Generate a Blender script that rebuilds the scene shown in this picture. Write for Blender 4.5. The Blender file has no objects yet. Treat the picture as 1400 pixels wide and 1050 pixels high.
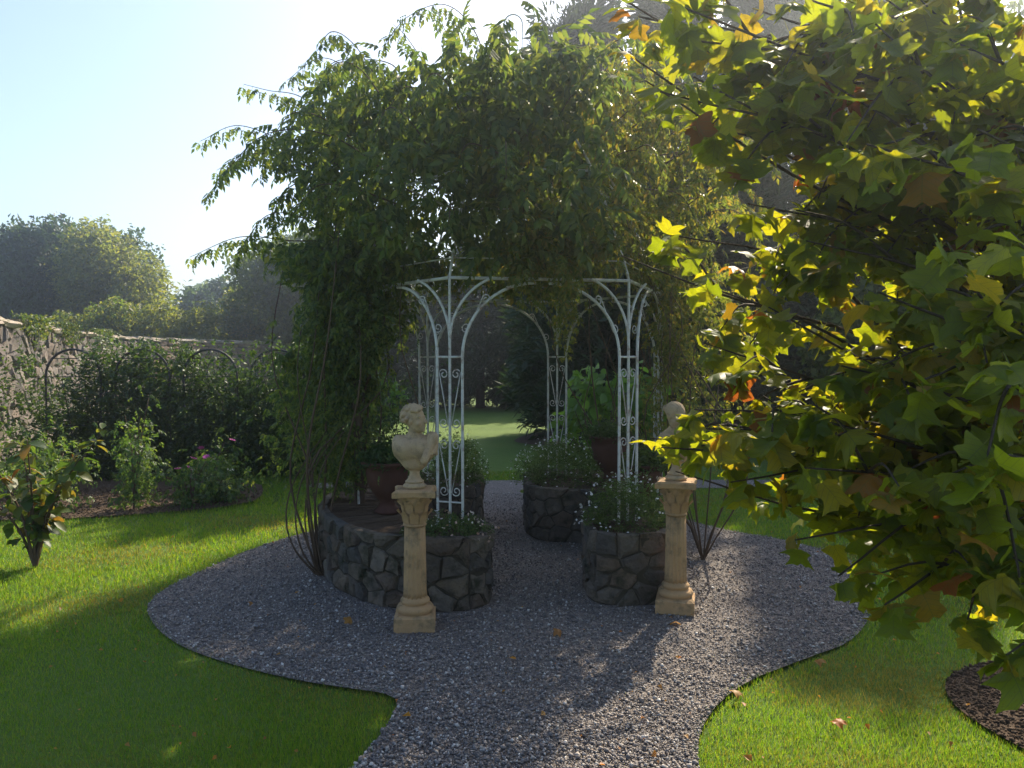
import bpy, bmesh, math, random
import numpy as np
from mathutils import Vector, Matrix

random.seed(7)
rng = np.random.default_rng(7)
sc = bpy.context.scene
COL = sc.collection
R_ = math.radians

# ------------------------------------------------------------------ camera
EYE = 1.6
cd = bpy.data.cameras.new('camera'); cam = bpy.data.objects.new('camera', cd); COL.objects.link(cam)
cd.sensor_width = 36; cd.lens = 36 * 1080 / 1400; cd.clip_start = .05; cd.clip_end = 3000
cam.location = (0, 0, EYE); cam.rotation_euler = (R_(90 - 1.96), 0, 0)
sc.camera = cam

# ------------------------------------------------------------------ sky and sun
SUN_AZ, SUN_EL = 26.0, 40.0          # degrees to the right of the view axis, degrees up
wd = bpy.data.worlds.new('World'); sc.world = wd; wd.use_nodes = True
nt = wd.node_tree; bg = nt.nodes['Background']
sky = nt.nodes.new('ShaderNodeTexSky'); sky.sky_type = 'NISHITA'; sky.sun_disc = False
sky.sun_elevation = R_(SUN_EL); sky.sun_rotation = R_(SUN_AZ)
sky.air_density = 1.0; sky.dust_density = 1.6; sky.ozone_density = 1.2
nt.links.new(sky.outputs[0], bg.inputs[0]); bg.inputs[1].default_value = 0.13
sd = bpy.data.lights.new('sun', 'SUN'); sun = bpy.data.objects.new('sun', sd); COL.objects.link(sun)
sd.energy = 5.0; sd.angle = R_(.5); sd.color = (1, .87, .67)
sv = Vector((math.sin(R_(SUN_AZ)) * math.cos(R_(SUN_EL)), math.cos(R_(SUN_AZ)) * math.cos(R_(SUN_EL)), math.sin(R_(SUN_EL))))
sun.rotation_euler = sv.to_track_quat('Z', 'Y').to_euler(); sun.location = (4, 10, 12)
vs = sc.view_settings
vs.view_transform = 'Standard'; vs.look = 'None'; vs.exposure = 0.93; vs.gamma = 1; vs.use_curve_mapping = False
sc.cycles.max_bounces = 6; sc.cycles.transmission_bounces = 4; sc.cycles.adaptive_threshold = .025; sc.cycles.use_denoising = True
sc.cycles.sample_clamp_indirect = 6; sc.cycles.use_adaptive_sampling = True

# ------------------------------------------------------------------ helpers
def W(px, py, Z):
    return np.array(((px - 700) / 1080 * Z, Z, EYE - (py - 488) / 1080 * Z))
def G(px, py):
    Z = EYE * 1080 / (py - 488); return ((px - 700) / 1080 * Z, Z)
def link(o, parent=None):
    COL.objects.link(o)
    if parent is not None: o.parent = parent
    return o
def mesh(name, v, f, mat=None, smooth=False):
    me = bpy.data.meshes.new(name); me.from_pydata([tuple(p) for p in v], [], [tuple(q) for q in f])
    if mat is not None: me.materials.append(mat)
    if smooth: me.polygons.foreach_set('use_smooth', np.ones(len(me.polygons), bool))
    me.update(); return me
def obj(name, me, parent=None, loc=(0, 0, 0), rot=(0, 0, 0), scale=(1, 1, 1)):
    o = bpy.data.objects.new(name, me); o.location = loc; o.rotation_euler = rot; o.scale = scale
    return link(o, parent)
def tag(o, label=None, cat=None, group=None, kind=None):
    if label: o['label'] = label
    if cat: o['category'] = cat
    if group: o['group'] = group
    if kind: o['kind'] = kind
    return o
def thing(name, label, cat, loc=(0, 0, 0), rz=0, group=None):
    o = bpy.data.objects.new(name, None); o.location = loc; o.rotation_euler = (0, 0, rz); o.empty_display_size = .1
    link(o); return tag(o, label, cat, group)
def arrmesh(name, V, F, mat, smooth=False, uv=None):
    """V (n,3) float, F (m,k) int, all faces with k corners"""
    me = bpy.data.meshes.new(name); n, m, k = len(V), len(F), F.shape[1]
    me.vertices.add(n); me.vertices.foreach_set('co', np.ascontiguousarray(V, np.float32).ravel())
    me.loops.add(m * k); me.loops.foreach_set('vertex_index', np.ascontiguousarray(F, np.int32).ravel())
    me.polygons.add(m); me.polygons.foreach_set('loop_start', np.arange(0, m * k, k, dtype=np.int32))
    me.polygons.foreach_set('loop_total', np.full(m, k, np.int32))
    if smooth: me.polygons.foreach_set('use_smooth', np.ones(m, bool))
    if uv is not None:
        ul = me.uv_layers.new(name='UVMap'); ul.data.foreach_set('uv', np.ascontiguousarray(np.asarray(uv)[F.ravel()], np.float32).ravel())
    me.materials.append(mat); me.update(calc_edges=True); return me
def rots(yaw, pitch, roll):
    """columns are the local axes: z-yaw * x-pitch * y-roll"""
    cy, sy, cp, sp, cr, sr = np.cos(yaw), np.sin(yaw), np.cos(pitch), np.sin(pitch), np.cos(roll), np.sin(roll)
    z = np.zeros_like(yaw); o = np.ones_like(yaw)
    Rz = np.stack([np.stack([cy, -sy, z], -1), np.stack([sy, cy, z], -1), np.stack([z, z, o], -1)], -2)
    Rx = np.stack([np.stack([o, z, z], -1), np.stack([z, cp, -sp], -1), np.stack([z, sp, cp], -1)], -2)
    Ry = np.stack([np.stack([cr, z, sr], -1), np.stack([z, o, z], -1), np.stack([-sr, z, cr], -1)], -2)
    return Rz @ Rx @ Ry
def scatter(tmpl, P, M, S):
    tv, tf = tmpl; n = len(P); k = len(tv)
    V = np.einsum('nij,kj->nki', M, tv) * np.asarray(S).reshape(n, 1, -1) + P[:, None, :]
    F = tf[None] + (np.arange(n) * k)[:, None, None]
    return V.reshape(-1, 3), F.reshape(-1, tf.shape[1])
def join(parts):
    Vs, Fs, b = [], [], 0
    for v, f in parts:
        Vs.append(v); Fs.append(f + b); b += len(v)
    return np.concatenate(Vs), np.concatenate(Fs)
def tube(path, rad, sides=6, cap=True):
    """quads round a polyline; returns V, F(quads)"""
    p = np.asarray(path, float); n = len(p); r = np.broadcast_to(np.asarray(rad, float), (n,))
    t = np.gradient(p, axis=0); t /= np.linalg.norm(t, axis=1, keepdims=True) + 1e-9
    ref = np.array((0, 0, 1.0)) if abs(t[:, 2]).mean() < .8 else np.array((1.0, 0, 0))
    u = np.cross(t, ref); u /= np.linalg.norm(u, axis=1, keepdims=True) + 1e-9; w = np.cross(t, u)
    a = np.arange(sides) * 2 * math.pi / sides
    V = p[:, None] + r[:, None, None] * (np.cos(a)[None, :, None] * u[:, None] + np.sin(a)[None, :, None] * w[:, None])
    i = np.arange(n - 1)[:, None] * sides; j = np.arange(sides)[None]; j2 = (j + 1) % sides
    F = np.stack([i + j, i + j2, i + sides + j2, i + sides + j], -1).reshape(-1, 4)
    V = V.reshape(-1, 3)
    if cap and sides == 4:
        F = np.concatenate([F, [[3, 2, 1, 0]], [[(n - 1) * 4, (n - 1) * 4 + 1, (n - 1) * 4 + 2, (n - 1) * 4 + 3]]])
    return V, F
def curve(ctrl, n=16):
    """Catmull-Rom through control points"""
    c = np.asarray(ctrl, float); c = np.concatenate([[2 * c[0] - c[1]], c, [2 * c[-1] - c[-2]]])
    out = []
    m = len(c) - 3
    for s in np.linspace(0, m - 1e-6, n):
        i = int(s); t = s - i; a, b, d, e = c[i:i + 4]
        out.append(.5 * (2 * b + (d - a) * t + (2 * a - 5 * b + 4 * d - e) * t * t + (3 * b - 3 * d + e - a) * t ** 3))
    return np.array(out)
def inpoly(P, poly):
    x, y = P[:, 0], P[:, 1]; r = np.zeros(len(P), bool); q = np.asarray(poly)
    for (x1, y1), (x2, y2) in zip(q, np.roll(q, -1, 0)):
        r ^= ((y1 > y) != (y2 > y)) & (x < (x2 - x1) * (y - y1) / (y2 - y1 + 1e-12) + x1)
    return r
def chaikin(poly, it=2):
    q = np.asarray(poly, float)
    for _ in range(it):
        n = np.roll(q, -1, 0); q = np.stack([.75 * q + .25 * n, .25 * q + .75 * n], 1).reshape(-1, 2)
    return q
def resample(q, d, closed=True):
    q = np.asarray(q, float)
    if closed: q = np.concatenate([q, q[:1]])
    s = np.concatenate([[0], np.cumsum(np.linalg.norm(np.diff(q, axis=0), axis=1))])
    m = max(3, int(s[-1] / d)); t = np.linspace(0, s[-1], m + 1)
    if closed: t = t[:-1]
    return np.stack([np.interp(t, s, q[:, i]) for i in range(q.shape[1])], -1)

# ------------------------------------------------------------------ materials
def newmat(name):
    m = bpy.data.materials.new(name); m.use_nodes = True; t = m.node_tree; t.nodes.clear()
    o = t.nodes.new('ShaderNodeOutputMaterial'); return m, t, o
def N(t, kind, **kw):
    n = t.nodes.new(kind)
    for k, v in kw.items(): setattr(n, k, v)
    return n
def ramp(t, cols, fac, interp='LINEAR'):
    r = N(t, 'ShaderNodeValToRGB'); r.color_ramp.interpolation = interp
    e = r.color_ramp.elements
    while len(e) < len(cols): e.new(.5)
    for i, c in enumerate(cols):
        p, c = c if isinstance(c[1], tuple) else (i / max(1, len(cols) - 1), c)
        e[i].position = p; e[i].color = (*c, 1)
    t.links.new(fac, r.inputs[0]); return r.outputs[0]
def rnd(t):
    g = N(t, 'ShaderNodeNewGeometry'); oi = N(t, 'ShaderNodeObjectInfo')
    a = N(t, 'ShaderNodeMath', operation='ADD'); t.links.new(g.outputs['Random Per Island'], a.inputs[0]); t.links.new(oi.outputs['Random'], a.inputs[1])
    f = N(t, 'ShaderNodeMath', operation='FRACT'); t.links.new(a.outputs[0], f.inputs[0]); return f.outputs[0]
def noise(t, scale, detail=4, rough=.55, coord='Object'):
    c = N(t, 'ShaderNodeTexCoord'); n = N(t, 'ShaderNodeTexNoise'); n.inputs['Scale'].default_value = scale
    n.inputs['Detail'].default_value = detail; n.inputs['Roughness'].default_value = rough
    t.links.new(c.outputs[coord], n.inputs['Vector']); return n.outputs['Fac']
def mixc(t, fac, a, b, mode='MIX'):
    m = N(t, 'ShaderNodeMix', data_type='RGBA', blend_type=mode)
    for s, v in ((m.inputs[0], fac), (m.inputs[6], a), (m.inputs[7], b)):
        if isinstance(v, (int, float)): s.default_value = v
        elif isinstance(v, tuple): s.default_value = (*v, 1)
        else: t.links.new(v, s)
    return m.outputs[2]
def leafmat(name, cols, tcols=None, trans=.45, rough=.5, spots=0.0, scale=9, veins=0.0):
    m, t, o = newmat(name); r = rnd(t)
    c = ramp(t, cols, r); tc = ramp(t, tcols or [tuple(min(1, x * k) for x, k in zip((q[1] if isinstance(q[1], tuple) else q), (3.2, 2.9, 1.2))) for q in cols], r)
    if spots:
        s = ramp(t, [(.0, (0, 0, 0)), (.58, (0, 0, 0)), (.72, (1, 1, 1))], noise(t, scale, 5, .7))
        sm = N(t, 'ShaderNodeMath', operation='MULTIPLY'); t.links.new(s, sm.inputs[0]); sm.inputs[1].default_value = spots
        c = mixc(t, sm.outputs[0], c, (.10, .045, .015)); tc = mixc(t, sm.outputs[0], tc, (.25, .10, .02))
    if veins:
        uvn = N(t, 'ShaderNodeTexCoord'); sp = N(t, 'ShaderNodeSeparateXYZ'); t.links.new(uvn.outputs['UV'], sp.inputs[0])
        def mth(op, *v):
            q = N(t, 'ShaderNodeMath', operation=op)
            for i, w in enumerate(v):
                if isinstance(w, (int, float)): q.inputs[i].default_value = w
                else: t.links.new(w, q.inputs[i])
            return q.outputs[0]
        ax = mth('ABSOLUTE', sp.outputs[0]); fr = mth('FRACT', mth('MULTIPLY', mth('SUBTRACT', sp.outputs[1], mth('MULTIPLY', ax, .75)), 5.5)); side = mth('LESS_THAN', mth('ABSOLUTE', mth('SUBTRACT', fr, .5)), .045); md = mth('LESS_THAN', ax, .012)
        vf = mth('MULTIPLY', mth('MAXIMUM', side, md), veins); c = mixc(t, vf, c, (.20, .22, .06)); tc = mixc(t, vf, tc, (.12, .14, .02))
    p = N(t, 'ShaderNodeBsdfPrincipled'); t.links.new(c, p.inputs['Base Color']); p.inputs['Roughness'].default_value = rough
    p.inputs['Specular IOR Level'].default_value = .3
    tr = N(t, 'ShaderNodeBsdfTranslucent'); t.links.new(tc, tr.inputs[0])
    mx = N(t, 'ShaderNodeMixShader'); mx.inputs[0].default_value = trans
    t.links.new(p.outputs[0], mx.inputs[1]); t.links.new(tr.outputs[0], mx.inputs[2]); t.links.new(mx.outputs[0], o.inputs[0])
    return m
def solid(name, cols, scale=8, rough=.8, bump=.0, bscale=40, metal=0, rnd_mix=0, detail=6, dirt=None, bdist=.02):
    m, t, o = newmat(name)
    c = ramp(t, cols, noise(t, scale, detail, .6))
    if rnd_mix:
        rr = ramp(t, [(.5, .5, .54), (1.15, 1.0, .82), (.75, .76, .8), (1.1, .85, .68), (1.5, 1.42, 1.3)], rnd(t)); c = mixc(t, rnd_mix, c, rr, 'MULTIPLY')
    if dirt:
        d = ramp(t, [(.0, (0, 0, 0)), (.5, (0, 0, 0)), (.68, (1, 1, 1))], noise(t, dirt[1], 8, .7)); c = mixc(t, d, c, dirt[0])
    p = N(t, 'ShaderNodeBsdfPrincipled'); t.links.new(c, p.inputs['Base Color']); p.inputs['Roughness'].default_value = rough
    p.inputs['Metallic'].default_value = metal; p.inputs['Specular IOR Level'].default_value = .3
    if bump:
        b = N(t, 'ShaderNodeBump'); b.inputs['Strength'].default_value = bump; b.inputs['Distance'].default_value = bdist
        t.links.new(noise(t, bscale, 8, .65), b.inputs['Height']); t.links.new(b.outputs[0], p.inputs['Normal'])
    t.links.new(p.outputs[0], o.inputs[0]); return m

def gravel_base():
    m, t, o = newmat('gravel_bed'); c = N(t, 'ShaderNodeTexCoord')
    v = N(t, 'ShaderNodeTexVoronoi'); v.inputs['Scale'].default_value = 120; t.links.new(c.outputs['Object'], v.inputs['Vector'])
    s = N(t, 'ShaderNodeSeparateColor'); t.links.new(v.outputs['Color'], s.inputs[0])
    col = ramp(t, [(.08, .07, .07), (.20, .18, .17), (.26, .21, .175), (.40, .37, .35)], s.outputs[0])
    col = mixc(t, .35, col, ramp(t, [(.5, .5, .5), (1.2, 1.1, 1.0)], noise(t, 1.4, 4)), 'MULTIPLY')
    p = N(t, 'ShaderNodeBsdfPrincipled'); t.links.new(col, p.inputs['Base Color']); p.inputs['Roughness'].default_value = .85
    b = N(t, 'ShaderNodeBump'); b.invert = True; b.inputs['Strength'].default_value = 1; b.inputs['Distance'].default_value = .012
    t.links.new(v.outputs['Distance'], b.inputs['Height']); t.links.new(b.outputs[0], p.inputs['Normal'])
    t.links.new(p.outputs[0], o.inputs[0]); return m
def pebblemat():
    m, t, o = newmat('gravel_stone')
    c = ramp(t, [(.0, (.10, .09, .09)), (.4, (.20, .18, .175)), (.7, (.26, .21, .175)), (.9, (.38, .35, .32)), (1., (.6, .57, .54))], rnd(t))
    p = N(t, 'ShaderNodeBsdfPrincipled'); t.links.new(c, p.inputs['Base Color']); p.inputs['Roughness'].default_value = .7
    t.links.new(p.outputs[0], o.inputs[0]); return m

M = {}
M['gravel'] = gravel_base(); M['pebble'] = pebblemat()
M['lawn'] = solid('lawn_soil', [(.045, .085, .010), (.085, .15, .016), (.13, .17, .03)], 1.1, .9, .6, 90)
M['grass'] = leafmat('grass_blade', [(.06, .135, .010), (.09, .185, .014), (.13, .205, .018), (.17, .19, .04)], trans=.4, rough=.55)
M['grass_dry'] = leafmat('grass_worn', [(.10, .13, .02), (.15, .15, .035), (.20, .15, .05)], trans=.35, rough=.6)
M['soil'] = solid('soil', [(.045, .028, .018), (.10, .066, .042), (.16, .11, .07)], 14, .95, 1, 60)
M['paint'] = solid('white_paint', [(.50, .50, .47), (.70, .69, .66)], 9, .5, .3, 120, dirt=((.24, .13, .07), 11))
M['stone'] = solid('rubble_stone', [(.04, .036, .034), (.10, .094, .088), (.17, .15, .125), (.075, .056, .045)], 8, .92, 1, 17, rnd_mix=.9, dirt=((.022, .028, .012), 7), bdist=.05, detail=9)
M['mortar'] = solid('dark_joint', [(.03, .028, .018), (.075, .062, .045)], 14, .95, .8, 30)
M['wallstone'] = solid('wall_stone', [(.085, .078, .08), (.15, .135, .125), (.20, .17, .145)], 2.2, .9, .8, 12, rnd_mix=.6)
M['coursed'] = solid('warm_wall_stone', [(.15, .11, .085), (.25, .185, .145), (.32, .25, .20)], 2.2, .9, .8, 12, rnd_mix=.6)
M['walljoint'] = solid('wall_joint', [(.07, .06, .055), (.13, .115, .10)], 3, .95, .8, 12)
M['coping'] = solid('coping_stone', [(.30, .26, .22), (.46, .40, .34)], 3, .9, .6, 12, rnd_mix=.4, dirt=((.10, .12, .04), 4))
M['sand'] = solid('sandstone', [(.32, .19, .09), (.44, .275, .135), (.50, .34, .185)], 7, .85, .35, 45, dirt=((.15, .12, .07), 9))
M['bust'] = solid('weathered_stone', [(.31, .205, .115), (.45, .32, .19), (.53, .40, .25)], 11, .85, .3, 60, dirt=((.24, .18, .115), 16))
M['terra'] = solid('terracotta', [(.06, .026, .018), (.11, .045, .03)], 8, .8, .3, 40)
M['bark'] = solid('bark', [(.04, .03, .022), (.10, .075, .055)], 12, .9, .9, 30)
M['twig'] = solid('brown_twig', [(.06, .04, .025), (.14, .09, .055)], 20, .85)
M['iron'] = solid('dark_iron', [(.03, .03, .032), (.07, .06, .055)], 10, .6)

# ------------------------------------------------------------------ leaf shapes
def leaflet(w=.28, droop=.12, fold=.07):
    return np.array([(0, 0, 0), (-w, .42, fold), (0, 1, -droop), (w, .42, fold)], float), np.array([(0, 2, 1), (0, 3, 2)])
def pinnate(pairs=3, w=.24):
    """a compound leaf hanging along +y, length 1"""
    tv, tf = leaflet(w, .2, .05); P, A, S = [], [], []
    for k in range(pairs):
        y = .25 + .5 * k / pairs
        for s in (-1, 1): P.append((0, y, -.25 * y * y)); A.append((-s * 1.0, -.45, 0)); S.append(.42 - .03 * k)
    P.append((0, .72, -.16)); A.append((0, -.45, 0)); S.append(.46)
    A = np.array(A); v, f = scatter((tv, tf), np.array(P), rots(A[:, 0], A[:, 1], A[:, 2]), np.array(S))
    r = np.array([(-.008, 0, 0), (.008, 0, 0), (.0, .75, -.16)]); return join([(v, f), (r, np.array([[0, 1, 2]]))])
def clump(n, w=.3, seed=1, spread=.5, L=.55):
    g = np.random.default_rng(seed); P = g.normal(size=(n, 3)) * spread * .5
    return scatter(leaflet(w), P, rots(g.uniform(0, 6.28, n), g.uniform(-1.2, .5, n), g.uniform(-.8, .8, n)), g.uniform(.7, 1.2, n) * L)
def needles(n=14, seed=3):
    g = np.random.default_rng(seed); P = np.stack([g.normal(size=n) * .12, g.uniform(0, .6, n), g.normal(size=n) * .12], -1)
    return scatter(leaflet(.11, .1, .02), P, rots(g.normal(size=n) * .6, g.uniform(-.5, .5, n), g.normal(size=n)), g.uniform(.3, .55, n))
def tulip_leaf(curl=.12, twist=0.0, lob=1.0):
    """four pointed lobes and a notched tip; halves share the midrib"""
    h = [(.03, -.02), (.16, -.05), (.30, -.02), (.44, .03), (.60, .05), (.52, .16), (.43, .27), (.36, .37), (.37, .46), (.44, .58), (.53, .76), (.42, .755), (.30, .79), (.17, .83), (.08, .76)]
    mid = [(0, 0), (0, .2), (0, .4), (0, .58), (0, .70)]
    V = [(x, y, 0) for x, y in mid]; F = []
    for sd_ in (1, -1):
        b = len(V); V += [(sd_ * x * (lob if i in (4, 10) else 1), y, 0) for i, (x, y) in enumerate(h)]; o = [b + i for i in range(len(h))]
        seq = [(0, 0), (0, 1), (0, 2), (0, 3), (1, 3), (1, 4), (1, 5), (1, 6), (2, 6), (2, 7), (2, 8), (3, 8), (3, 9), (3, 10), (3, 11), (3, 12), (4, 12), (4, 13), (4, 14)]
        for (m0, e0), (m1, e1) in zip(seq, seq[1:]):
            t = (m0, o[e0], o[e1]) if m0 == m1 else (m0, o[e0], m1)
            F.append(t if sd_ > 0 else t[::-1])
    V = np.array(V, float); x, y = V[:, 0], V[:, 1]; ax = abs(x)
    V[:, 2] = .20 * ax - curl * (ax ** 2 * 2.4 + (y - .3) ** 2) + twist * x * y + .02 * np.sin(ax * 19 + y * 12) * (ax > .2)
    b = len(V); V = np.concatenate([V, [(-.010, 0, 0), (.010, 0, 0), (.006, -.38, .18), (-.006, -.38, .18)]]); F += [(b, b + 1, b + 2), (b, b + 2, b + 3)]
    return V, np.array(F)
def big_leaf(w=.3, curl=.2):
    """a broad pointed leaf of eight triangles"""
    ys = [0, .2, .5, .8, 1]; ws = [.02, .75 * w, w, .6 * w, 0]; V = []
    for y, x in zip(ys, ws): V += [(-x, y, .25 * x - curl * y * y), (0, y, -curl * y * y), (x, y, .25 * x - curl * y * y)]
    F = []
    for i in range(4):
        for j in (0, 1):
            a = 3 * i + j; F += [(a, a + 1, a + 4), (a, a + 4, a + 3)]
    return np.array(V), np.array(F)

def facing(P, c, flat=.0, jit=.7):
    """leaf frames that hang outwards from a centre"""
    d = P - c; yaw = np.arctan2(-d[:, 0], d[:, 1]) + rng.normal(size=len(P)) * jit
    pitch = rng.normal(size=len(P)) * .5 - .55 + flat; roll = rng.normal(size=len(P)) * .6
    return rots(yaw, pitch, roll)
def lumpy(n, c, r, lobes=14, seed=0, shell=.55, fill=.25):
    """points in an uneven crown made of many overlapping clumps"""
    g = np.random.default_rng(seed); c, r = np.array(c, float), np.array(r, float)
    d = g.normal(size=(lobes, 3)); d /= np.linalg.norm(d, axis=1, keepdims=True); d[:, 2] = d[:, 2] * .9 + .1
    L = d * g.uniform(.45, .80, (lobes, 1)); s = g.uniform(.24, .42, lobes)
    i = g.choice(lobes, n, p=s ** 2 / (s ** 2).sum()); u = g.normal(size=(n, 3)); u /= np.linalg.norm(u, axis=1, keepdims=True)
    p = L[i] + u * (s[i] * g.uniform(shell, 1.04, n))[:, None]
    k = g.random(n) < fill; q = np.clip(g.normal(size=(k.sum(), 3)) * .34, -.6, .6); p[k] = q
    return c + p * r

# ------------------------------------------------------------------ ground
LAWN_Z = .0
gv = 60
def ground_sheet():
    xs = np.concatenate([[-260, -120, -60, -30], np.linspace(-16, 16, 90), [30, 60, 120, 260]])
    ys = np.concatenate([[-120, -40, -8], np.linspace(-2, 30, 90), [45, 80, 150, 300]])
    X, Y = np.meshgrid(xs, ys); Zz = .012 * np.sin(X * 1.3 + 1) * np.cos(Y * .9) - .012
    V = np.stack([X, Y, Zz], -1).reshape(-1, 3); nx = len(xs); i = np.arange(len(ys) - 1)[:, None] * nx; j = np.arange(nx - 1)[None]
    F = np.stack([i + j, i + j + 1, i + nx + j + 1, i + nx + j], -1).reshape(-1, 4); return V, F
lawn = obj('lawn', arrmesh('lawn', *ground_sheet(), M['lawn'], True)); tag(lawn, 'green lawn round the gravel circle and out to the trees', 'lawn', kind='structure')

GRAVEL = chaikin([G(480, 1060), (-.75, 2.6), (-1.1, 1.0), (-1.3, -1.5), (1.5, -1.5), (1.1, 1.0), (.72, 2.6), G(945, 1030), G(1000, 948), G(1110, 905), G(1180, 880), G(1205, 820), G(1190, 775), G(1090, 742), G(1010, 730),
                  (1.75, 7.6), (1.5, 8.3), (.75, 8.75), (.15, 9.1), (.05, 9.45), (.6, 9.6), (6, 9.5), (9, 9.3), (9, 10.1), (2, 10.25), (-2, 10.1), (-2.6, 9.9), (-2.5, 9.55), (-.9, 9.4), (-.75, 8.8),
                  (-1.5, 8.2), (-1.75, 7.5), G(432, 727), G(393, 736), G(330, 757), G(277, 782), G(225, 805), G(192, 832), G(205, 862), G(240, 890), G(310, 915), G(400, 937), G(470, 948), G(525, 955), G(545, 968), G(525, 1005)], 2)
def flat_poly(name, poly, z, mat, edge=0.0, step=None):
    q = resample(poly, step) if step else np.asarray(poly)
    bm = bmesh.new(); vs_ = [bm.verts.new((x, y, z)) for x, y in q]; f = bm.faces.new(vs_)
    if f.normal.z < 0: f.normal_flip()
    if edge:
        lo = [bm.verts.new((x, y, z - edge)) for x, y in q]
        for i in range(len(q)): j = (i + 1) % len(q); bm.faces.new((vs_[i], vs_[j], lo[j], lo[i]))
    bmesh.ops.triangulate(bm, faces=[f]); me = bpy.data.meshes.new(name); bm.to_mesh(me); bm.free(); me.materials.append(mat); return me
path = obj('gravel_path', flat_poly('gravel_path', GRAVEL, .006, M['gravel'])); tag(path, 'grey gravel circle and paths round the gazebo', 'path', kind='structure')

BEDL = chaikin([(-6.8, 7.7), (-4.75, 7.6), (-3.7, 7.95), (-2.95, 8.4), (-2.8, 8.9), (-3.3, 10.3), (-7.2, 10.6), (-8, 9)], 2)
BEDR = chaikin([(2.05, 3.2), (2.0, 3.6), (2.2, 3.95), (2.7, 4.15), (3.3, 4.0), (3.6, 3.3), (3.2, 2.7), (2.5, 2.6), (2.2, 2.85)], 2)
BEDB = chaikin([(.0, 14.6), (1.0, 13.8), (4, 13.4), (8, 14), (9, 17), (4, 18.5), (.6, 17), (.1, 15.5)], 2)
for nm, pl, lb in (('flower_bed', BEDL, 'bare soil of the rose bed at the left lawn edge'), ('tree_bed', BEDR, 'dark soil patch in the lawn under the overhanging tree'), ('conifer_bed', BEDB, 'brown mulch under the dark conifers behind the gazebo')):
    tag(obj(nm, flat_poly(nm, pl, .012, M['soil'])), lb, 'soil', kind='structure')

# stones of the gravel, real pebbles
def pebbles():
    n = 250000
    Z = 2.6 + (9.2 - 2.6) * rng.random(n) ** 1.7; X = rng.uniform(-.72, .72, n) * Z
    P = np.stack([X, Z, np.zeros(n)], -1); P = P[inpoly(P, GRAVEL) & ~inpoly(P, LBED_O) & ~inpoly(P, RBED_O)]
    n = len(P); tv = np.array([(1, 0, 0), (-1, 0, 0), (0, 1, 0), (0, -1, 0), (0, 0, .75), (0, 0, -.75)], float)
    tf = np.array([(0, 2, 4), (2, 1, 4), (1, 3, 4), (3, 0, 4), (2, 0, 5), (1, 2, 5), (3, 1, 5), (0, 3, 5)])
    s = rng.gamma(4, .00125, n)[:, None] * rng.uniform(.6, 1.3, (n, 3)); s = np.clip(s, .0025, .017); P[:, 2] = .006 + s[:, 2] * .45 + rng.random(n) * .006
    V, F = scatter((tv, tf), np.zeros((n, 3)), rots(rng.uniform(0, 6.28, n), rng.normal(size=n) * .4, rng.normal(size=n) * .4), np.ones(n))
    V = V.reshape(n, 6, 3) * s[:, None, :] * 1.0 + rng.normal(size=(n, 6, 3)) * .0012 + P[:, None]
    tag(obj('gravel', arrmesh('gravel', V.reshape(-1, 3), F, M['pebble'])), 'loose grey and brown gravel stones of the path', 'gravel', kind='stuff')
LBED = chaikin([(-.16, 4.9), (-.55, 4.84), (-.95, 5.02), (-1.3, 5.45), (-1.55, 6.1), (-1.55, 7.0), (-1.2, 7.8), (-.7, 8.1), (-.35, 7.95), (-.24, 7.4), (-.27, 6.85), (-.7, 6.75), (-.82, 6.3), (-.5, 5.85), (-.2, 5.6), (-.1, 5.2)], 2)
RBED = chaikin([(.47, 5.1), (.62, 4.97), (.98, 4.99), (1.14, 5.25), (1.26, 5.9), (1.42, 6.6), (1.40, 7.4), (1.1, 7.95), (.6, 8.2), (.2, 8.15), (.08, 7.6), (.13, 6.74), (.72, 6.68), (.87, 6.3), (.62, 5.85), (.47, 5.5)], 2)
LBED_O, RBED_O = LBED, RBED
def clods():
    P = np.stack([rng.uniform(1.9, 3.7, 26000), rng.uniform(2.5, 4.3, 26000), np.zeros(26000)], -1); Q = np.stack([rng.uniform(-6, -2.7, 9000), rng.uniform(7.5, 9.5, 9000), np.zeros(9000)], -1)
    P = np.concatenate([P[inpoly(P, BEDR)], Q[inpoly(Q, BEDL)]]); n = len(P); tv = np.array([(1, 0, 0), (-1, 0, 0), (0, 1, 0), (0, -1, 0), (0, 0, .7), (0, 0, -.7)], float)
    tf = np.array([(0, 2, 4), (2, 1, 4), (1, 3, 4), (3, 0, 4), (2, 0, 5), (1, 2, 5), (3, 1, 5), (0, 3, 5)]); s_ = np.clip(rng.gamma(2, .0028, n), .002, .016); P[:, 2] = .012 + s_ * .3
    v, f = scatter((tv, tf), np.zeros((n, 3)), rots(rng.uniform(0, 6.3, n), rng.normal(size=n) * .5, rng.normal(size=n) * .5), s_); v = (v.reshape(n, 6, 3) * rng.uniform(.6, 1.4, (n, 6, 1)) + P[:, None]).reshape(-1, 3)
    tag(obj('soil_clods', arrmesh('soil_clods', v, f, M['soil'])), 'crumbly dark soil clods in the beds', 'soil', kind='stuff')
pebbles(); clods()

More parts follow.
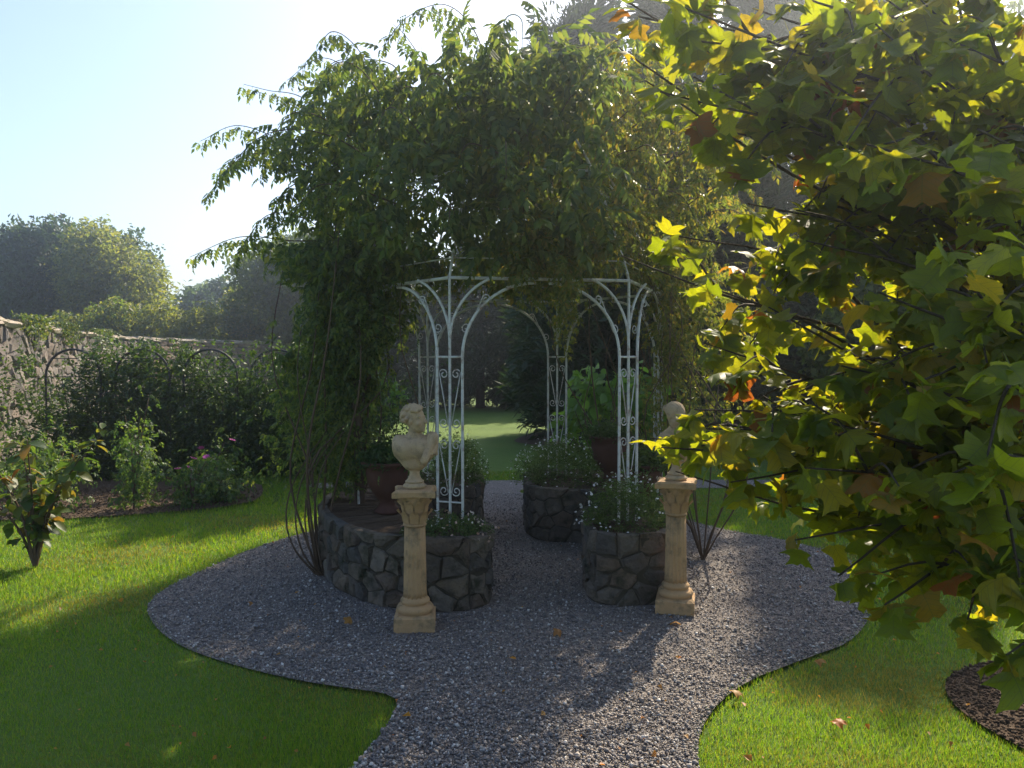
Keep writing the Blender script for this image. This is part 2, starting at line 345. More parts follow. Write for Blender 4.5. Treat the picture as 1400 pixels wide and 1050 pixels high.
def grass():
    n = 330000
    Z = 2.7 + (11 - 2.7) * rng.random(n) ** 1.55; X = rng.uniform(-.74, .74, n) * Z
    P = np.stack([X, Z, np.zeros(n)], -1)
    edge = rng.normal(size=(n, 3)) * np.array((.022, .022, 0))
    P = P[~inpoly(P + edge, GRAVEL) & ~inpoly(P, BEDL) & ~inpoly(P, BEDR)]; n = len(P)
    wear = np.sin(P[:, 0] * 2.1 + 1.3 * np.sin(P[:, 1] * 1.7)) * np.sin(P[:, 1] * 2.6 + .8) + rng.normal(size=n) * .4
    dry = (wear > .62) | ((np.hypot((P[:, 0] - 1.75) / .5, (P[:, 1] - 3.75) / .25) < 1 + rng.normal(size=n) * .25))
    h = rng.uniform(.010, .024, n) * np.where(rng.random(n) < .05, 1.6, 1); h *= np.where(dry, .6, 1) * np.clip(P[:, 1] / 4, 1, 1.5)
    w = np.clip(.0018 * P[:, 1] / 3.2, .0018, .006)
    th = rng.uniform(0, 6.28, n); V = np.zeros((n, 3, 3)); V[:, 0, 0] = -np.cos(th) * w; V[:, 0, 1] = -np.sin(th) * w; V[:, 1] = -V[:, 0]
    V[:, 2, :2] = rng.normal(size=(n, 2)) * h[:, None] * .45; V[:, 2, 2] = h
    V = V + P[:, None]; V[:, :2, 2] -= .008
    for nm, k, lb, mt in (('grass', ~dry, 'short green grass blades of the mown lawn', 'grass'), ('worn_grass', dry, 'yellowed worn grass in patches of the lawn', 'grass_dry')):
        v = V[k].reshape(-1, 3); tag(obj(nm, arrmesh(nm, v, np.arange(len(v)).reshape(-1, 3), M[mt])), lb, 'grass', kind='stuff')
grass()

# ------------------------------------------------------------------ stones
def stone_variants(n, seed, rough=.16, sub=1):
    out = []
    for k in range(n):
        bm = bmesh.new(); bmesh.ops.create_cube(bm, size=1); g = np.random.default_rng(seed + k)
        bmesh.ops.subdivide_edges(bm, edges=bm.edges[:], cuts=1, use_grid_fill=True)
        for v in bm.verts:
            c = np.array(v.co); q = (abs(c) > .4).sum()
            c = c * (1, .96, .84)[q - 1] if q > 1 else c
            v.co = c + g.normal(size=3) * rough * .35
        me = bpy.data.meshes.new('stone'); bm.to_mesh(me); bm.free(); me.materials.append(M['stone']); out.append(me)
    return out
SV = stone_variants(12, 50)
def with_mat(vars_, mat):
    out = []
    for m in vars_: c = m.copy(); c.materials.clear(); c.materials.append(mat); out.append(c)
    return out

def cells(L, H, du, dz, seed, jit=.42):
    """irregular rubble: clipped Voronoi cells in a strip L x H, as lists of (u, z) corners"""
    g = np.random.default_rng(seed); pts = []; nz = max(1, round(H / dz))
    for r in range(nz):
        w = du * g.uniform(.8, 1.25); u = g.uniform(0, w)
        while u < L: pts.append((u + g.normal() * w * .18, (r + .5 + g.normal() * jit * .5) * H / nz)); u += w * g.uniform(.65, 1.4)
    pts = np.array(pts); k = dz / du; out = []
    for i, p in enumerate(pts):
        poly = [(max(0, p[0] - 2 * du), 0), (min(L, p[0] + 2 * du), 0), (min(L, p[0] + 2 * du), H), (max(0, p[0] - 2 * du), H)]
        near = pts[(abs(pts[:, 0] - p[0]) < 3.2 * du)]
        for q in near:
            if (q == p).all(): continue
            m = (p + q) / 2; n = (q - p) * np.array((k, 1 / k)); new = []
            for (a, b) in zip(poly, poly[1:] + poly[:1]):
                da = (a[0] - m[0]) * n[0] + (a[1] - m[1]) * n[1]; db = (b[0] - m[0]) * n[0] + (b[1] - m[1]) * n[1]
                if da <= 0: new.append(a)
                if da * db < 0: t_ = da / (da - db); new.append((a[0] + (b[0] - a[0]) * t_, a[1] + (b[1] - a[1]) * t_))
            poly = new
            if len(poly) < 3: break
        if len(poly) >= 3: out.append(np.array(poly))
    return out
def cell_stone(poly, at, off, g, gap=.007, proud=.020, back=.05):
    """one stone from a cell: prism with a worn, bulging face; returns V, faces"""
    c = poly.mean(0); d = poly - c; l = np.linalg.norm(d, axis=1, keepdims=True)
    keep = [i for i in range(len(poly)) if np.linalg.norm(poly[i] - poly[i - 1]) > .012]
    if len(keep) < 3: return None
    poly = poly[keep]; d = poly - c; l = np.linalg.norm(d, axis=1, keepdims=True); e = d * np.clip(1 - gap / np.maximum(l, .01), .3, 1); n = len(e)
    e = e + g.normal(size=e.shape) * gap * .5; pr = proud * g.uniform(.5, 1.3); tilt = g.normal(size=2) * .12
    rings = [(e, -back), (e, -.004), (e * .84 + g.normal(size=e.shape) * .008, pr * .7), (e * .5 + g.normal(size=e.shape) * .014, pr * g.uniform(.6, 1.2))]
    V = []; F = []
    for q, dep in rings:
        for x in q: p, nr = at(c[0] + x[0]); dd = dep + (x @ tilt if dep > 0 else 0); V.append((p[0] + nr[0] * dd - off[0], p[1] + nr[1] * dd - off[1], c[1] + x[1]))
    for k in range(3):
        for i in range(n): j = (i + 1) % n; F.append((k * n + i, k * n + j, (k + 1) * n + j, (k + 1) * n + i))
    F.append(tuple(3 * n + i for i in range(n))); return V, F
def planter(name, label, poly, H=.47):
    c = poly.mean(0); t = thing(name, label, 'planter', (c[0], c[1], 0))
    q = resample(poly, .06); area = .5 * np.sum(q[:, 0] * np.roll(q[:, 1], -1) - np.roll(q[:, 0], -1) * q[:, 1])
    if area < 0: q = q[::-1]
    tan = np.roll(q, -1, 0) - np.roll(q, 1, 0); tan /= np.linalg.norm(tan, axis=1, keepdims=True); nor = np.stack([tan[:, 1], -tan[:, 0]], -1)
    ins = q - nor * .034 - c
    bm = bmesh.new(); lo = [bm.verts.new((x, y, 0)) for x, y in ins]; hi = [bm.verts.new((x, y, H - .03)) for x, y in ins]
    for i in range(len(q)): j = (i + 1) % len(q); bm.faces.new((lo[i], lo[j], hi[j], hi[i]))
    me = bpy.data.meshes.new('core'); bm.to_mesh(me); bm.free(); me.materials.append(M['mortar']); obj('wall_core', me, t)
    ins2 = q - nor * .06 - c; bm = bmesh.new(); vv = [bm.verts.new((x, y, H - .035)) for x, y in ins2]; f = bm.faces.new(vv)
    bmesh.ops.triangulate(bm, faces=[f]); bmesh.ops.subdivide_edges(bm, edges=bm.edges[:], cuts=2)
    for v in bm.verts: v.co.z += random.uniform(-.012, .02)
    me = bpy.data.meshes.new('soil'); bm.to_mesh(me); bm.free(); me.materials.append(M['soil']); obj('soil', me, t)
    per = np.concatenate([q, q[:1]]); s = np.concatenate([[0], np.cumsum(np.linalg.norm(np.diff(per, axis=0), axis=1))]); Ltot = s[-1]
    g = np.random.default_rng(int(abs(c[0]) * 100)); nx_ = np.interp
    def at(u):
        u = u % Ltot; i = int(np.searchsorted(s, u)) % len(q); x = np.interp(u, s, per[:, 0]); y = np.interp(u, s, per[:, 1]); return (x - nor[i][0] * .03, y - nor[i][1] * .03), nor[i]
    for poly in cells(Ltot, H, .155, .11, 5 + int(abs(c[0]) * 10)):
        p, nr = at(poly[:, 0].mean())
        if nr[0] * -p[0] + nr[1] * -p[1] < -2.5: continue
        r = cell_stone(poly, at, c, g)
        if r: obj('stone', mesh('stone', *r, M['stone'], False), t)
    return t
planter('stone_planter', 'curved rubble stone planter on the left of the gazebo, behind the bust with turned head', LBED)
planter('stone_planter', 'rubble stone planter on the right of the gazebo, full of white daisies', RBED)

# ------------------------------------------------------------------ gazebo
GC = np.array((.01, 6.48)); GR = 1.25; TH = R_(10); SPR, RING = 1.6, 2.13
gaz = thing('garden_gazebo', 'white painted iron hexagonal gazebo with scrollwork posts under climbers', 'gazebo', (GC[0], GC[1], 0))
def build_tubes(name, parent, parts, mat):
    v, f = join(parts); return obj(name, arrmesh(name, v, f, mat, True), parent)
def scroll(h, w, flip):
    """an S-shaped strap with a curl at each end, in the x-z plane, from z=0 to h"""
    pts = []
    r = w * .42
    for k in range(22):                       # lower curl
        a = math.pi * .5 - k / 21 * math.pi * 2.4; rr = r * (.25 + .75 * k / 21); pts.append((-math.cos(a) * rr * .95, 0, r + math.sin(a) * rr * -1))
    lo = pts
    up = [(-x, 0, h - z) for x, y, z in lo][::-1]
    P = np.array(lo + up); P[:, 0] *= flip; return P
def angp(i): return R_(-120 + 60 * i) + TH
PW = .092
for i in range(6):
    a = angp(i); ox, oy = GR * math.cos(a), GR * math.sin(a)
    post = bpy.data.objects.new('post', arrmesh('post', *join([tube([(0, 0, .40), (0, 0, RING)], .010, 8), tube([(-PW, 0, SPR), (0, .0, SPR), (PW, 0, SPR)], .009, 6), tube([(-PW, 0, .62), (PW, 0, .62)], .006, 6)]), M['paint'], True))
    link(post, gaz); post.location = (ox, oy, 0); post.rotation_euler = (0, 0, a + math.pi / 2)
    for s in (-1, 1):
        obj('rod', arrmesh('rod', *tube([(s * PW, 0, .40), (s * PW, 0, SPR)], .010, 8), M['paint'], True), post)
        for z0, z1 in ((.66, 1.04), (1.12, 1.52)) if True else ():
            P = scroll(z1 - z0, .085, s) + np.array((s * PW / 2, 0, z0)); obj('scroll', arrmesh('scroll', *tube(P, .0042, 5), M['paint'], True), post)
        # fan: outer arch rib and inner rib
        t = np.linspace(0, 1, 14)
        xo = PW + .50 * (1 - np.cos(t * math.pi / 2)); zo = SPR + (RING - .03 - SPR) * np.sin(t * math.pi / 2)
        # follow the polygon side outside the flat of the post
        dirx = math.cos(R_(30)); diry = math.sin(R_(30))
        Po = np.stack([s * (PW + (xo - PW) * dirx), (xo - PW) * diry, zo], -1)
        obj('arch_rib', arrmesh('arch_rib', *tube(Po, .0105, 8), M['paint'], True), post)
        xi = .30 * (1 - np.cos(t * 1.25)) / (1 - math.cos(1.25)); zi = SPR + .10 + (RING - SPR - .10) * (np.sin(t * 1.25) / math.sin(1.25))
        Pi = np.stack([s * xi * .93, xi * .28, zi], -1); obj('inner_rib', arrmesh('inner_rib', *tube(Pi, .0095, 8), M['paint'], True), post)
        P = scroll(.30, .085, -s); ca, sa = math.cos(.62), math.sin(.62)
        P = np.stack([P[:, 0] * ca * .9 + s * P[:, 2] * sa, P[:, 2] * .12, -s * P[:, 0] * sa * .9 + P[:, 2] * ca], -1) + np.array((s * .082, .03, SPR + .17))
        obj('scroll', arrmesh('scroll', *tube(P, .004, 5), M['paint'], True), post)
def ringpts(r, z, n=6, off=0):
    P = [(r * math.cos(angp(i)), r * math.sin(angp(i)), z) for i in range(6)]; return P
for nm, r, z, rad in (('ring_rail', GR + .005, RING, .012), ('ring_rail', GR * .96, RING + .14, .005), ('ring_rail', GR * .72, 2.95, .008), ('ring_rail', GR * .36, 3.55, .008)):
    P = ringpts(r, z); build_tubes(nm, gaz, [tube([P[i], P[(i + 1) % 6]], rad, 6) for i in range(6)], M['paint'])
for i in range(6):
    a = angp(i); prof = curve([(GR, RING), (GR * .96, RING + .14), (GR * .72, 2.95), (GR * .36, 3.55), (.07, 3.9)], 14)
    P = [(r * math.cos(a), r * math.sin(a), z) for r, z in prof]; obj('roof_rib', arrmesh('roof_rib', *tube(P, .010, 6), M['paint'], True), gaz)
t = np.linspace(0, math.pi, 18); loop = np.concatenate([[(-.073, 0, 3.86)], np.stack([-.073 * np.cos(t), 0 * t, 4.29 + .075 * np.sin(t)], -1), [(.073, 0, 3.86)]])
fin = obj('finial', arrmesh('finial', *join([tube(loop, .006, 6), tube([(-.07, 0, 3.88), (.07, 0, 3.88)], .012, 6)]), M['paint'], True), gaz)
loop2 = np.concatenate([[(-.03, 0, 3.88)], np.stack([-.03 * np.cos(t), 0 * t, 4.2 + .05 * np.sin(t)], -1), [(.03, 0, 3.88)]])
obj('inner_loop', arrmesh('inner_loop', *tube(loop2, .005, 6), M['paint'], True), fin)

# ------------------------------------------------------------------ pedestals
def lathe(prof, n=40, flute=None):
    V = []; F = []
    for k, (r, z) in enumerate(prof):
        for j in range(n):
            a = 2 * math.pi * j / n; rr = r * (1 - flute * (.5 + .5 * math.cos(a * 16)) ** .6) if flute else r; V.append((rr * math.cos(a), rr * math.sin(a), z))
    for k in range(len(prof) - 1):
        for j in range(n): j2 = (j + 1) % n; F.append((k * n + j, k * n + j2, (k + 1) * n + j2, (k + 1) * n + j))
    F.append(tuple(range(n))[::-1]); F.append(tuple((len(prof) - 1) * n + j for j in range(n))); return V, F
def torus_prof(r, z, h, b=.018, n=7):
    return [(r + b * math.sin(math.pi * i / (n - 1)), z + h * i / (n - 1)) for i in range(n)]
def square_prof(half, z0, z1, bev, top=1.0, concave=0.0, n=6):
    """bevelled square slab, sides optionally concave"""
    bm = bmesh.new(); rings = []
    def ring(hf, z):
        pts = []
        for s in range(4):
            for k in range(n):
                u = -1 + 2 * k / n; x, y = hf * (1 - concave * (1 - u * u)), hf * u
                a = s * math.pi / 2; pts.append(bm.verts.new((x * math.cos(a) - y * math.sin(a), x * math.sin(a) + y * math.cos(a), z)))
        return pts
    for hf, z in ((half - bev * .5, z0), (half, z0 + bev * .5), (half, z1 - bev), (half * top - bev, z1)): rings.append(ring(hf, z))
    for A, B in zip(rings, rings[1:]):
        for i in range(len(A)): j = (i + 1) % len(A); bm.faces.new((A[i], A[j], B[j], B[i]))
    bm.faces.new(rings[0][::-1]); bm.faces.new(rings[-1]); me = bpy.data.meshes.new('slab'); bm.to_mesh(me); bm.free(); me.materials.append(M['sand']); return me
PED = {}
def pedestal(label, loc, rz):
    t = thing('pedestal', label, 'pedestal', loc, rz, 'fluted pedestals before the gazebo')
    if not PED:
        PED['plinth'] = square_prof(.118, 0, .095, .012, .93)
        PED['base_moulding'] = mesh('base', *lathe([(.104, .093)] + torus_prof(.098, .095, .045, .012) + [(.083, .142)] + torus_prof(.075, .146, .035, .012) + [(.069, .185), (.066, .19)], 40), M['sand'], True)
        PED['shaft'] = mesh('shaft', *lathe([(.071, .185), (.069, .22), (.066, .40), (.062, .605)], 96, .10), M['sand'], True)
        PED['capital'] = mesh('capital', *lathe([(.060, .60)] + torus_prof(.060, .603, .02, .010) + [(.062, .626), (.066, .68), (.078, .73), (.094, .775), (.098, .785)], 40), M['sand'], True)
        PED['abacus'] = square_prof(.125, .784, .826, .010, .97, .13)
        lf = np.array([(-.5, 0, 0), (.5, 0, 0), (-.62, .10, .5), (.62, .10, .5), (-.4, .45, .95), (.4, .45, .95), (0, .62, .85), (0, .16, .45), (0, .06, 0)], float)
        lfF = [(0, 8, 7, 2), (8, 1, 3, 7), (2, 7, 6, 4), (7, 3, 5, 6)]
        me = mesh('acanthus', (lf + np.array((0, .06, 0))) * np.array((.046, .064, .080)), lfF, M['sand'], True); PED['acanthus'] = me
    for nm in ('plinth', 'base_moulding', 'shaft', 'abacus'): obj(nm, PED[nm], t)
    cap = obj('capital', PED['capital'], t)
    for row, (z, r, n, off) in enumerate(((.628, .064, 8, 0), (.69, .068, 8, .39))):
        for k in range(n):
            a = 2 * math.pi * k / n + off; obj('acanthus_leaf', PED['acanthus'], cap, (r * math.cos(a), r * math.sin(a), z), (0, 0, a - math.pi / 2))
    return t
PL = (-.572, 4.62); PR = (1.03, 4.93)
pedestal('sandstone fluted column pedestal under the bust with turned head, left', (*PL, .004), R_(4))
pedestal('sandstone fluted column pedestal half hidden at top by tree leaves, right', (*PR, .004), R_(-14))

# ------------------------------------------------------------------ busts (sculpted as fields)
def surface_nets(Fv, org, h):
    nx, ny, nz = Fv.shape; ins = Fv < 0
    cs = [(a, b, c) for a in (0, 1) for b in (0, 1) for c in (0, 1)]
    def sl(a, s=1): return tuple(slice(k, (n - 1 + k)) for k, n in zip(a, (nx, ny, nz)))
    acc = np.zeros((nx - 1, ny - 1, nz - 1, 3)); cnt = np.zeros((nx - 1, ny - 1, nz - 1))
    for i, a in enumerate(cs):
        for b in cs[i + 1:]:
            if sum(abs(p - q) for p, q in zip(a, b)) != 1: continue
            fa, fb = Fv[sl(a)], Fv[sl(b)]; m = (fa < 0) != (fb < 0); t = np.where(m, fa / np.where(m, fa - fb, 1), 0)
            for d in range(3): acc[..., d] += np.where(m, a[d] + t * (b[d] - a[d]), 0)
            cnt += m
    act = cnt > 0; idx = -np.ones(act.shape, int); idx[act] = np.arange(act.sum())
    V = (acc[act] / cnt[act][:, None] + np.argwhere(act)) * h + org; F = []
    for d in range(3):
        e, f = (d + 1) % 3, (d + 2) % 3
        A = [slice(None)] * 3; B = [slice(None)] * 3; A[d] = slice(0, -1); B[d] = slice(1, None)
        m = ins[tuple(A)] != ins[tuple(B)]; pts = np.argwhere(m)
        n = np.array(act.shape); ok = (pts[:, e] > 0) & (pts[:, f] > 0) & (pts[:, e] < n[e]) & (pts[:, f] < n[f]); pts = pts[ok]
        q = []
        for de, df in ((-1, -1), (0, -1), (0, 0), (-1, 0)):
            k = pts.copy(); k[:, e] += de; k[:, f] += df; q.append(idx[k[:, 0], k[:, 1], k[:, 2]])
        q = np.stack(q, -1); fl = ins[tuple(A)][tuple(pts.T)]; q[~fl] = q[~fl][:, ::-1]; F.append(q)
    return V, np.concatenate(F)
def smin(a, b, k): hh = np.clip(.5 + .5 * (b - a) / k, 0, 1); return b * (1 - hh) + a * hh - k * hh * (1 - hh)
def ell(P, c, r): q = (P - np.array(c)) / np.array(r); return (np.linalg.norm(q, axis=-1) - 1) * min(r)
def cap(P, a, b, r0, r1=None):
    a, b = np.array(a), np.array(b); ab = b - a; t = np.clip(((P - a) @ ab) / (ab @ ab), 0, 1)
    return np.linalg.norm(P - a - t[..., None] * ab, axis=-1) - (r0 if r1 is None else r0 + (r1 - r0) * t)
def grid(lo, hi, h):
    ax = [np.arange(l, u + h, h) for l, u in zip(lo, hi)]; return np.stack(np.meshgrid(*ax, indexing='ij'), -1), np.array(lo), h
def Rz3(a): c, s = math.cos(a), math.sin(a); return np.array(((c, -s, 0), (s, c, 0), (0, 0, 1)))
def field_part(name, fn, lo, hi, h, parent, mat):
    P, o, h = grid(lo, hi, h); V, F = surface_nets(fn(P), o, h); return obj(name, arrmesh(name, V, F, mat, True), parent)
def head_local(P, hc, yaw, tilt=0.0):
    Rm = Rz3(yaw); Q = (P - np.array(hc)) @ Rm
    c, s = math.cos(tilt), math.sin(tilt); T = np.array(((1, 0, 0), (0, c, -s), (0, s, c))); return Q @ T
def head_field(Q):
    """face looks along -y, centre of skull at origin, about .17 tall"""
    d = ell(Q, (0, .008, .018), (.052, .064, .062)); d = smin(d, ell(Q, (0, -.014, -.028), (.041, .046, .050)), .018)
    d = smin(d, ell(Q, (0, -.040, -.064), (.017, .016, .014)), .014)                       # chin
    for s in (-1, 1):
        d = np.maximum(d, -ell(Q, (s * .020, -.066, .000), (.013, .014, .008)))             # sockets
        d = smin(d, ell(Q, (s * .020, -.050, -.001), (.010, .008, .0065)), .003)            # eyeballs
        d = smin(d, cap(Q, (s * .006, -.057, .014), (s * .034, -.046, .012), .0055), .006)  # brow
        d = smin(d, ell(Q, (s * .030, -.036, -.026), (.014, .014, .013)), .012)             # cheek
        d = smin(d, ell(Q, (s * .050, .006, -.008), (.006, .011, .018)), .004)              # ear
    d = smin(d, cap(Q, (0, -.056, .008), (0, -.071, -.022), .0055, .009), .005)             # nose
    d = smin(d, cap(Q, (-.012, -.054, -.040), (.012, -.054, -.040), .005), .004); d = smin(d, cap(Q, (-.009, -.053, -.049), (.009, -.053, -.049), .0055), .004)
    return d
def socle(t, h=.125, r=.062):
    pr = [(r * .95, 0)] + torus_prof(r * .95, .002, .026, .010) + [(r * .9, .032)] + torus_prof(r * .78, .034, .014, .008) + [(r * .66, .056), (r * .5, .075), (r * .46, .092), (r * .55, h - .012), (r * .75, h + .012)]
    obj('socle', mesh('socle', *lathe(pr, 36), M['bust'], True), t)

b1 = thing('bust', 'weathered stone bust of a curly haired man, head turned right, on left pedestal', 'statue', (*PL, .830), R_(6))
socle(b1)
HC = (.004, -.012, .405); YAW = R_(62)
def body1(P):
    d = ell(P, (0, .008, .215), (.118, .068, .085)); d = smin(d, ell(P, (-.04, -.035, .235), (.062, .045, .055)), .03); d = smin(d, ell(P, (.04, -.035, .235), (.062, .045, .055)), .03)
    for s in (-1, 1): d = smin(d, ell(P, (s * .098, .008, .255), (.040, .045, .048)), .035)
    d = smin(d, cap(P, (-.09, .012, .285), (.09, .012, .285), .022), .03)
    d = smin(d, ell(P, (0, 0, .14), (.062, .048, .042)), .03)
    d = np.maximum(d, np.abs(P[..., 0] - .004) - .134 + .25 * np.maximum(0, .235 - P[..., 2]))
    d = smin(d, cap(P, (0, .012, .28), (.004, -.002, .375), .040, .036), .028)
    d = smin(d, cap(P, (.028, -.026, .285), (-.022, -.01, .37), .010, .009), .014)
    return smin(d, head_field(head_local(P, HC, YAW, R_(-6))), .010)
field_part('body', body1, (-.16, -.12, .09), (.16, .12, .51), .0042, b1, M['bust'])
gh = np.random.default_rng(5); curls = []
while len(curls) < 75:
    v = gh.normal(size=3); v /= np.linalg.norm(v)
    if v[2] < -.35 or (v[1] < -.45 and v[2] < .42) or (v[1] < .1 and v[2] < .05): continue
    curls.append(v * np.array((.058, .070, .066)) + np.array((0, .010, .020)))
def hair1(P):
    Q = head_local(P, HC, YAW, R_(-6)); d = ell(Q, (0, .014, .026), (.054, .064, .060)); d = np.maximum(d, -(Q[..., 1] + .05 + .4 * np.minimum(0, .03 - Q[..., 2])))
    d = np.maximum(d, -(Q[..., 2] + .03 - .6 * (Q[..., 1] < .02) * .05))
    for c in curls:
        q = Q - c; r = np.linalg.norm(q, axis=-1); d = smin(d, r - .0135 + .0022 * np.sin(np.arctan2(q[..., 2], q[..., 0]) * 2 + r * 700), .004)
    return d
field_part('hair', hair1, (-.10, -.11, .36), (.11, .11, .51), .0034, b1, M['bust'])
def drape1(P):
    P = P + np.array((0, .022, -.004)); d = cap(P, (.055, -.060, .165), (.112, .0, .30), .022, .028)
    for k in range(5):
        o = k * .013; d = smin(d, cap(P, (.050 + o * 1.2, -.072 + o * .7, .185 + o * .4), (.085 + o * .9, .0 + o * .3, .315 - o * .9), .0085), .004)
    return smin(d, cap(P, (.10, .03, .31), (.125, .0, .20), .018, .012), .02)
field_part('drapery', drape1, (.0, -.12, .12), (.17, .1, .35), .004, b1, M['bust'])

b2 = thing('bust', 'weathered stone bust of a woman with hair knot, partly behind the tree leaves', 'statue', (*PR, .830), R_(-30))
socle(b2)
HC2 = (.0, -.022, .405); YAW2 = R_(70)
def body2(P):
    d = ell(P, (0, .008, .21), (.098, .062, .085)); d = smin(d, ell(P, (-.04, -.045, .20), (.04, .035, .04)), .02); d = smin(d, ell(P, (.04, -.045, .20), (.04, .035, .04)), .02)
    for s in (-1, 1): d = smin(d, cap(P, (s * .03, .012, .31), (s * .088, .01, .255), .030, .034), .035)
    d = smin(d, ell(P, (0, 0, .14), (.06, .048, .042)), .03); d = smin(d, cap(P, (0, .012, .28), (0, -.008, .37), .036, .032), .03)
    return smin(d, head_field(head_local(P, HC2, YAW2, R_(22))), .010)
field_part('body', body2, (-.15, -.12, .09), (.15, .12, .51), .0042, b2, M['bust'])
def hair2(P):
    Q = head_local(P, HC2, YAW2, R_(22)); d = ell(Q, (0, .016, .026), (.055, .064, .058)); d = np.maximum(d, -(Q[..., 1] + .042)); d = np.maximum(d, -(Q[..., 2] + .022))
    d = d + .002 * np.sin(Q[..., 0] * 420)
    return smin(d, ell(Q, (0, .082, .012), (.026, .022, .024)) + .0018 * np.sin(Q[..., 2] * 500), .006)
field_part('hair', hair2, (-.14, -.12, .34), (.14, .13, .51), .0036, b2, M['bust'])
def drape2(P):
    d = cap(P, (-.085, -.02, .27), (.02, -.075, .15), .018, .014)
    for k in range(4): d = smin(d, cap(P, (-.095 + k * .010, -.02 - k * .004, .285 - k * .014), (.03 + k * .012, -.072, .165 - k * .012), .008), .004)
    return d
field_part('drapery', drape2, (-.14, -.13, .1), (.1, .05, .32), .004, b2, M['bust'])

# ------------------------------------------------------------------ urns
def urn(label, loc, s=1.0, plant=True, seed=0):
    t = thing('urn', label, 'urn', loc)
    pr = [(.09 * s, 0), (.10 * s, .02 * s), (.07 * s, .05 * s), (.055 * s, .09 * s), (.09 * s, .13 * s), (.145 * s, .22 * s), (.165 * s, .32 * s), (.16 * s, .36 * s), (.20 * s, .385 * s), (.205 * s, .405 * s), (.18 * s, .41 * s), (.15 * s, .37 * s)]
    obj('bowl', mesh('bowl', *lathe(pr, 32), M['terra'], True), t)
    return t
M['dark_leaf'] = leafmat('dark_leaf', [(.018, .045, .012), (.03, .07, .018), (.05, .09, .025)], trans=.3)
M['mound'] = leafmat('daisy_leaf', [(.03, .06, .018), (.055, .10, .03), (.09, .13, .045)], trans=.35)
def cushion(name, label, cat, loc, r, h, n, mat, size, seed, group=None):
    t = thing(name, label, cat, loc, group=group)
    g = np.random.default_rng(seed); u = g.normal(size=(n, 3)); u /= np.linalg.norm(u, axis=1, keepdims=True); u[:, 2] = abs(u[:, 2])
    P = u * np.array((r[0], r[1], h)) * (g.uniform(.35, 1.05, n) ** .6)[:, None] * (1 + .15 * np.sin(u[:, :1] * 7 + seed) * np.cos(u[:, 1:2] * 6)); P[:, 2] += .0
    Mx = facing(P, np.array((0, 0, -.05)), .55, .6); v, f = scatter(clump(5, .16, seed, .5, .7), P, Mx, g.uniform(.6, 1.3, n) * size)
    obj('foliage', arrmesh('foliage', v, f, M[mat]), t); return t, u
u1 = urn('dark terracotta urn in the left planter, behind the curly haired bust', (-.93, 5.85, .44), .95)
u2 = urn('dark terracotta urn among the posts at the back right of the gazebo', (.90, 7.15, .44), 1.1)
u3 = urn('dark terracotta urn just left of the half hidden right bust', (1.04, 6.15, .44), .8)
cushion('urn_plant', 'low dark leafy plant growing in the left planter urn', 'plant', (-.93, 5.85, .81), (.22, .2), .16, 420, 'dark_leaf', .055, 21)
cushion('urn_plant', 'low clipped green plant in the back right urn', 'plant', (.90, 7.15, .87), (.26, .24), .14, 460, 'dark_leaf', .05, 22)
cushion('urn_plant', 'small leafy plant in the urn beside the right bust', 'plant', (1.04, 6.15, .74), (.2, .2), .15, 380, 'mound', .05, 23)

# ------------------------------------------------------------------ daisy mounds
M['petal'] = solid('white_petal', [(.75, .72, .72), (.85, .83, .82)], 20, .6)
M['petal_pink'] = leafmat('pink_petal', [(.75, .70, .70), (.70, .45, .45), (.45, .22, .16), (.8, .78, .76)], trans=.3)
def daisy():
    V = [(0, 0, .06)]; F = []
    for k in range(9):
        a = 2 * math.pi * k / 9; w = .26; V += [(math.cos(a - w) * .9, math.sin(a - w) * .9, 0), (math.cos(a + w) * .9, math.sin(a + w) * .9, 0)]; F.append((0, 1 + 2 * k, 2 + 2 * k))
    return np.array(V), np.array(F)
def mound(label, loc, r, h, n, flowers, seed, fm='petal', size=.034):
    t, _ = cushion('daisy_mound', label, 'plant', loc, r, h, n, 'mound', size, seed, 'daisy mounds in the planters')
    g = np.random.default_rng(seed + 9); u = g.normal(size=(flowers, 3)); u /= np.linalg.norm(u, axis=1, keepdims=True); u[:, 2] = abs(u[:, 2]) * .95 + .02
    P = u * np.array((r[0], r[1], h)) * g.uniform(1.0, 1.2, (flowers, 1))
    v, f = scatter(daisy(), P, rots(g.uniform(0, 6.3, flowers), g.normal(size=flowers) * .7, g.normal(size=flowers) * .7), g.uniform(.007, .0115, flowers))
    tag(obj('flowers', arrmesh('flowers', v, f, M[fm]), t), kind='stuff')
    sv_, sf_ = scatter((np.array([(-.0012, 0, 0), (.0012, 0, 0), (0, 0, 1)]), np.array([[0, 1, 2]])), P * .75, rots(np.zeros(flowers), np.zeros(flowers), np.zeros(flowers)), np.ones(flowers))
    sv_ = sv_.reshape(-1, 3, 3); sv_[:, 2] = P; tag(obj('stalks', arrmesh('stalks', sv_.reshape(-1, 3), sf_, M['mound']), t), kind='stuff')
mound('bushy white daisy mound on the front end of the right planter', (.80, 5.38, .44), (.32, .28), .34, 1500, 170, 31)
mound('wide white daisy mound on the back of the right planter, round the far post', (.46, 7.30, .44), (.44, .40), .40, 1900, 260, 32)
mound('tall daisy mound behind the scrollwork post of the left planter', (-.50, 7.15, .44), (.27, .3), .46, 1300, 150, 33)
mound('straggly daisies with pink dead heads trailing over the left planter front', (-.42, 5.12, .42), (.30, .20), .16, 620, 90, 34, 'petal_pink')
mound('thin patch of pale daisies at the rear of the left planter', (-1.0, 7.2, .44), (.26, .26), .22, 500, 60, 35)

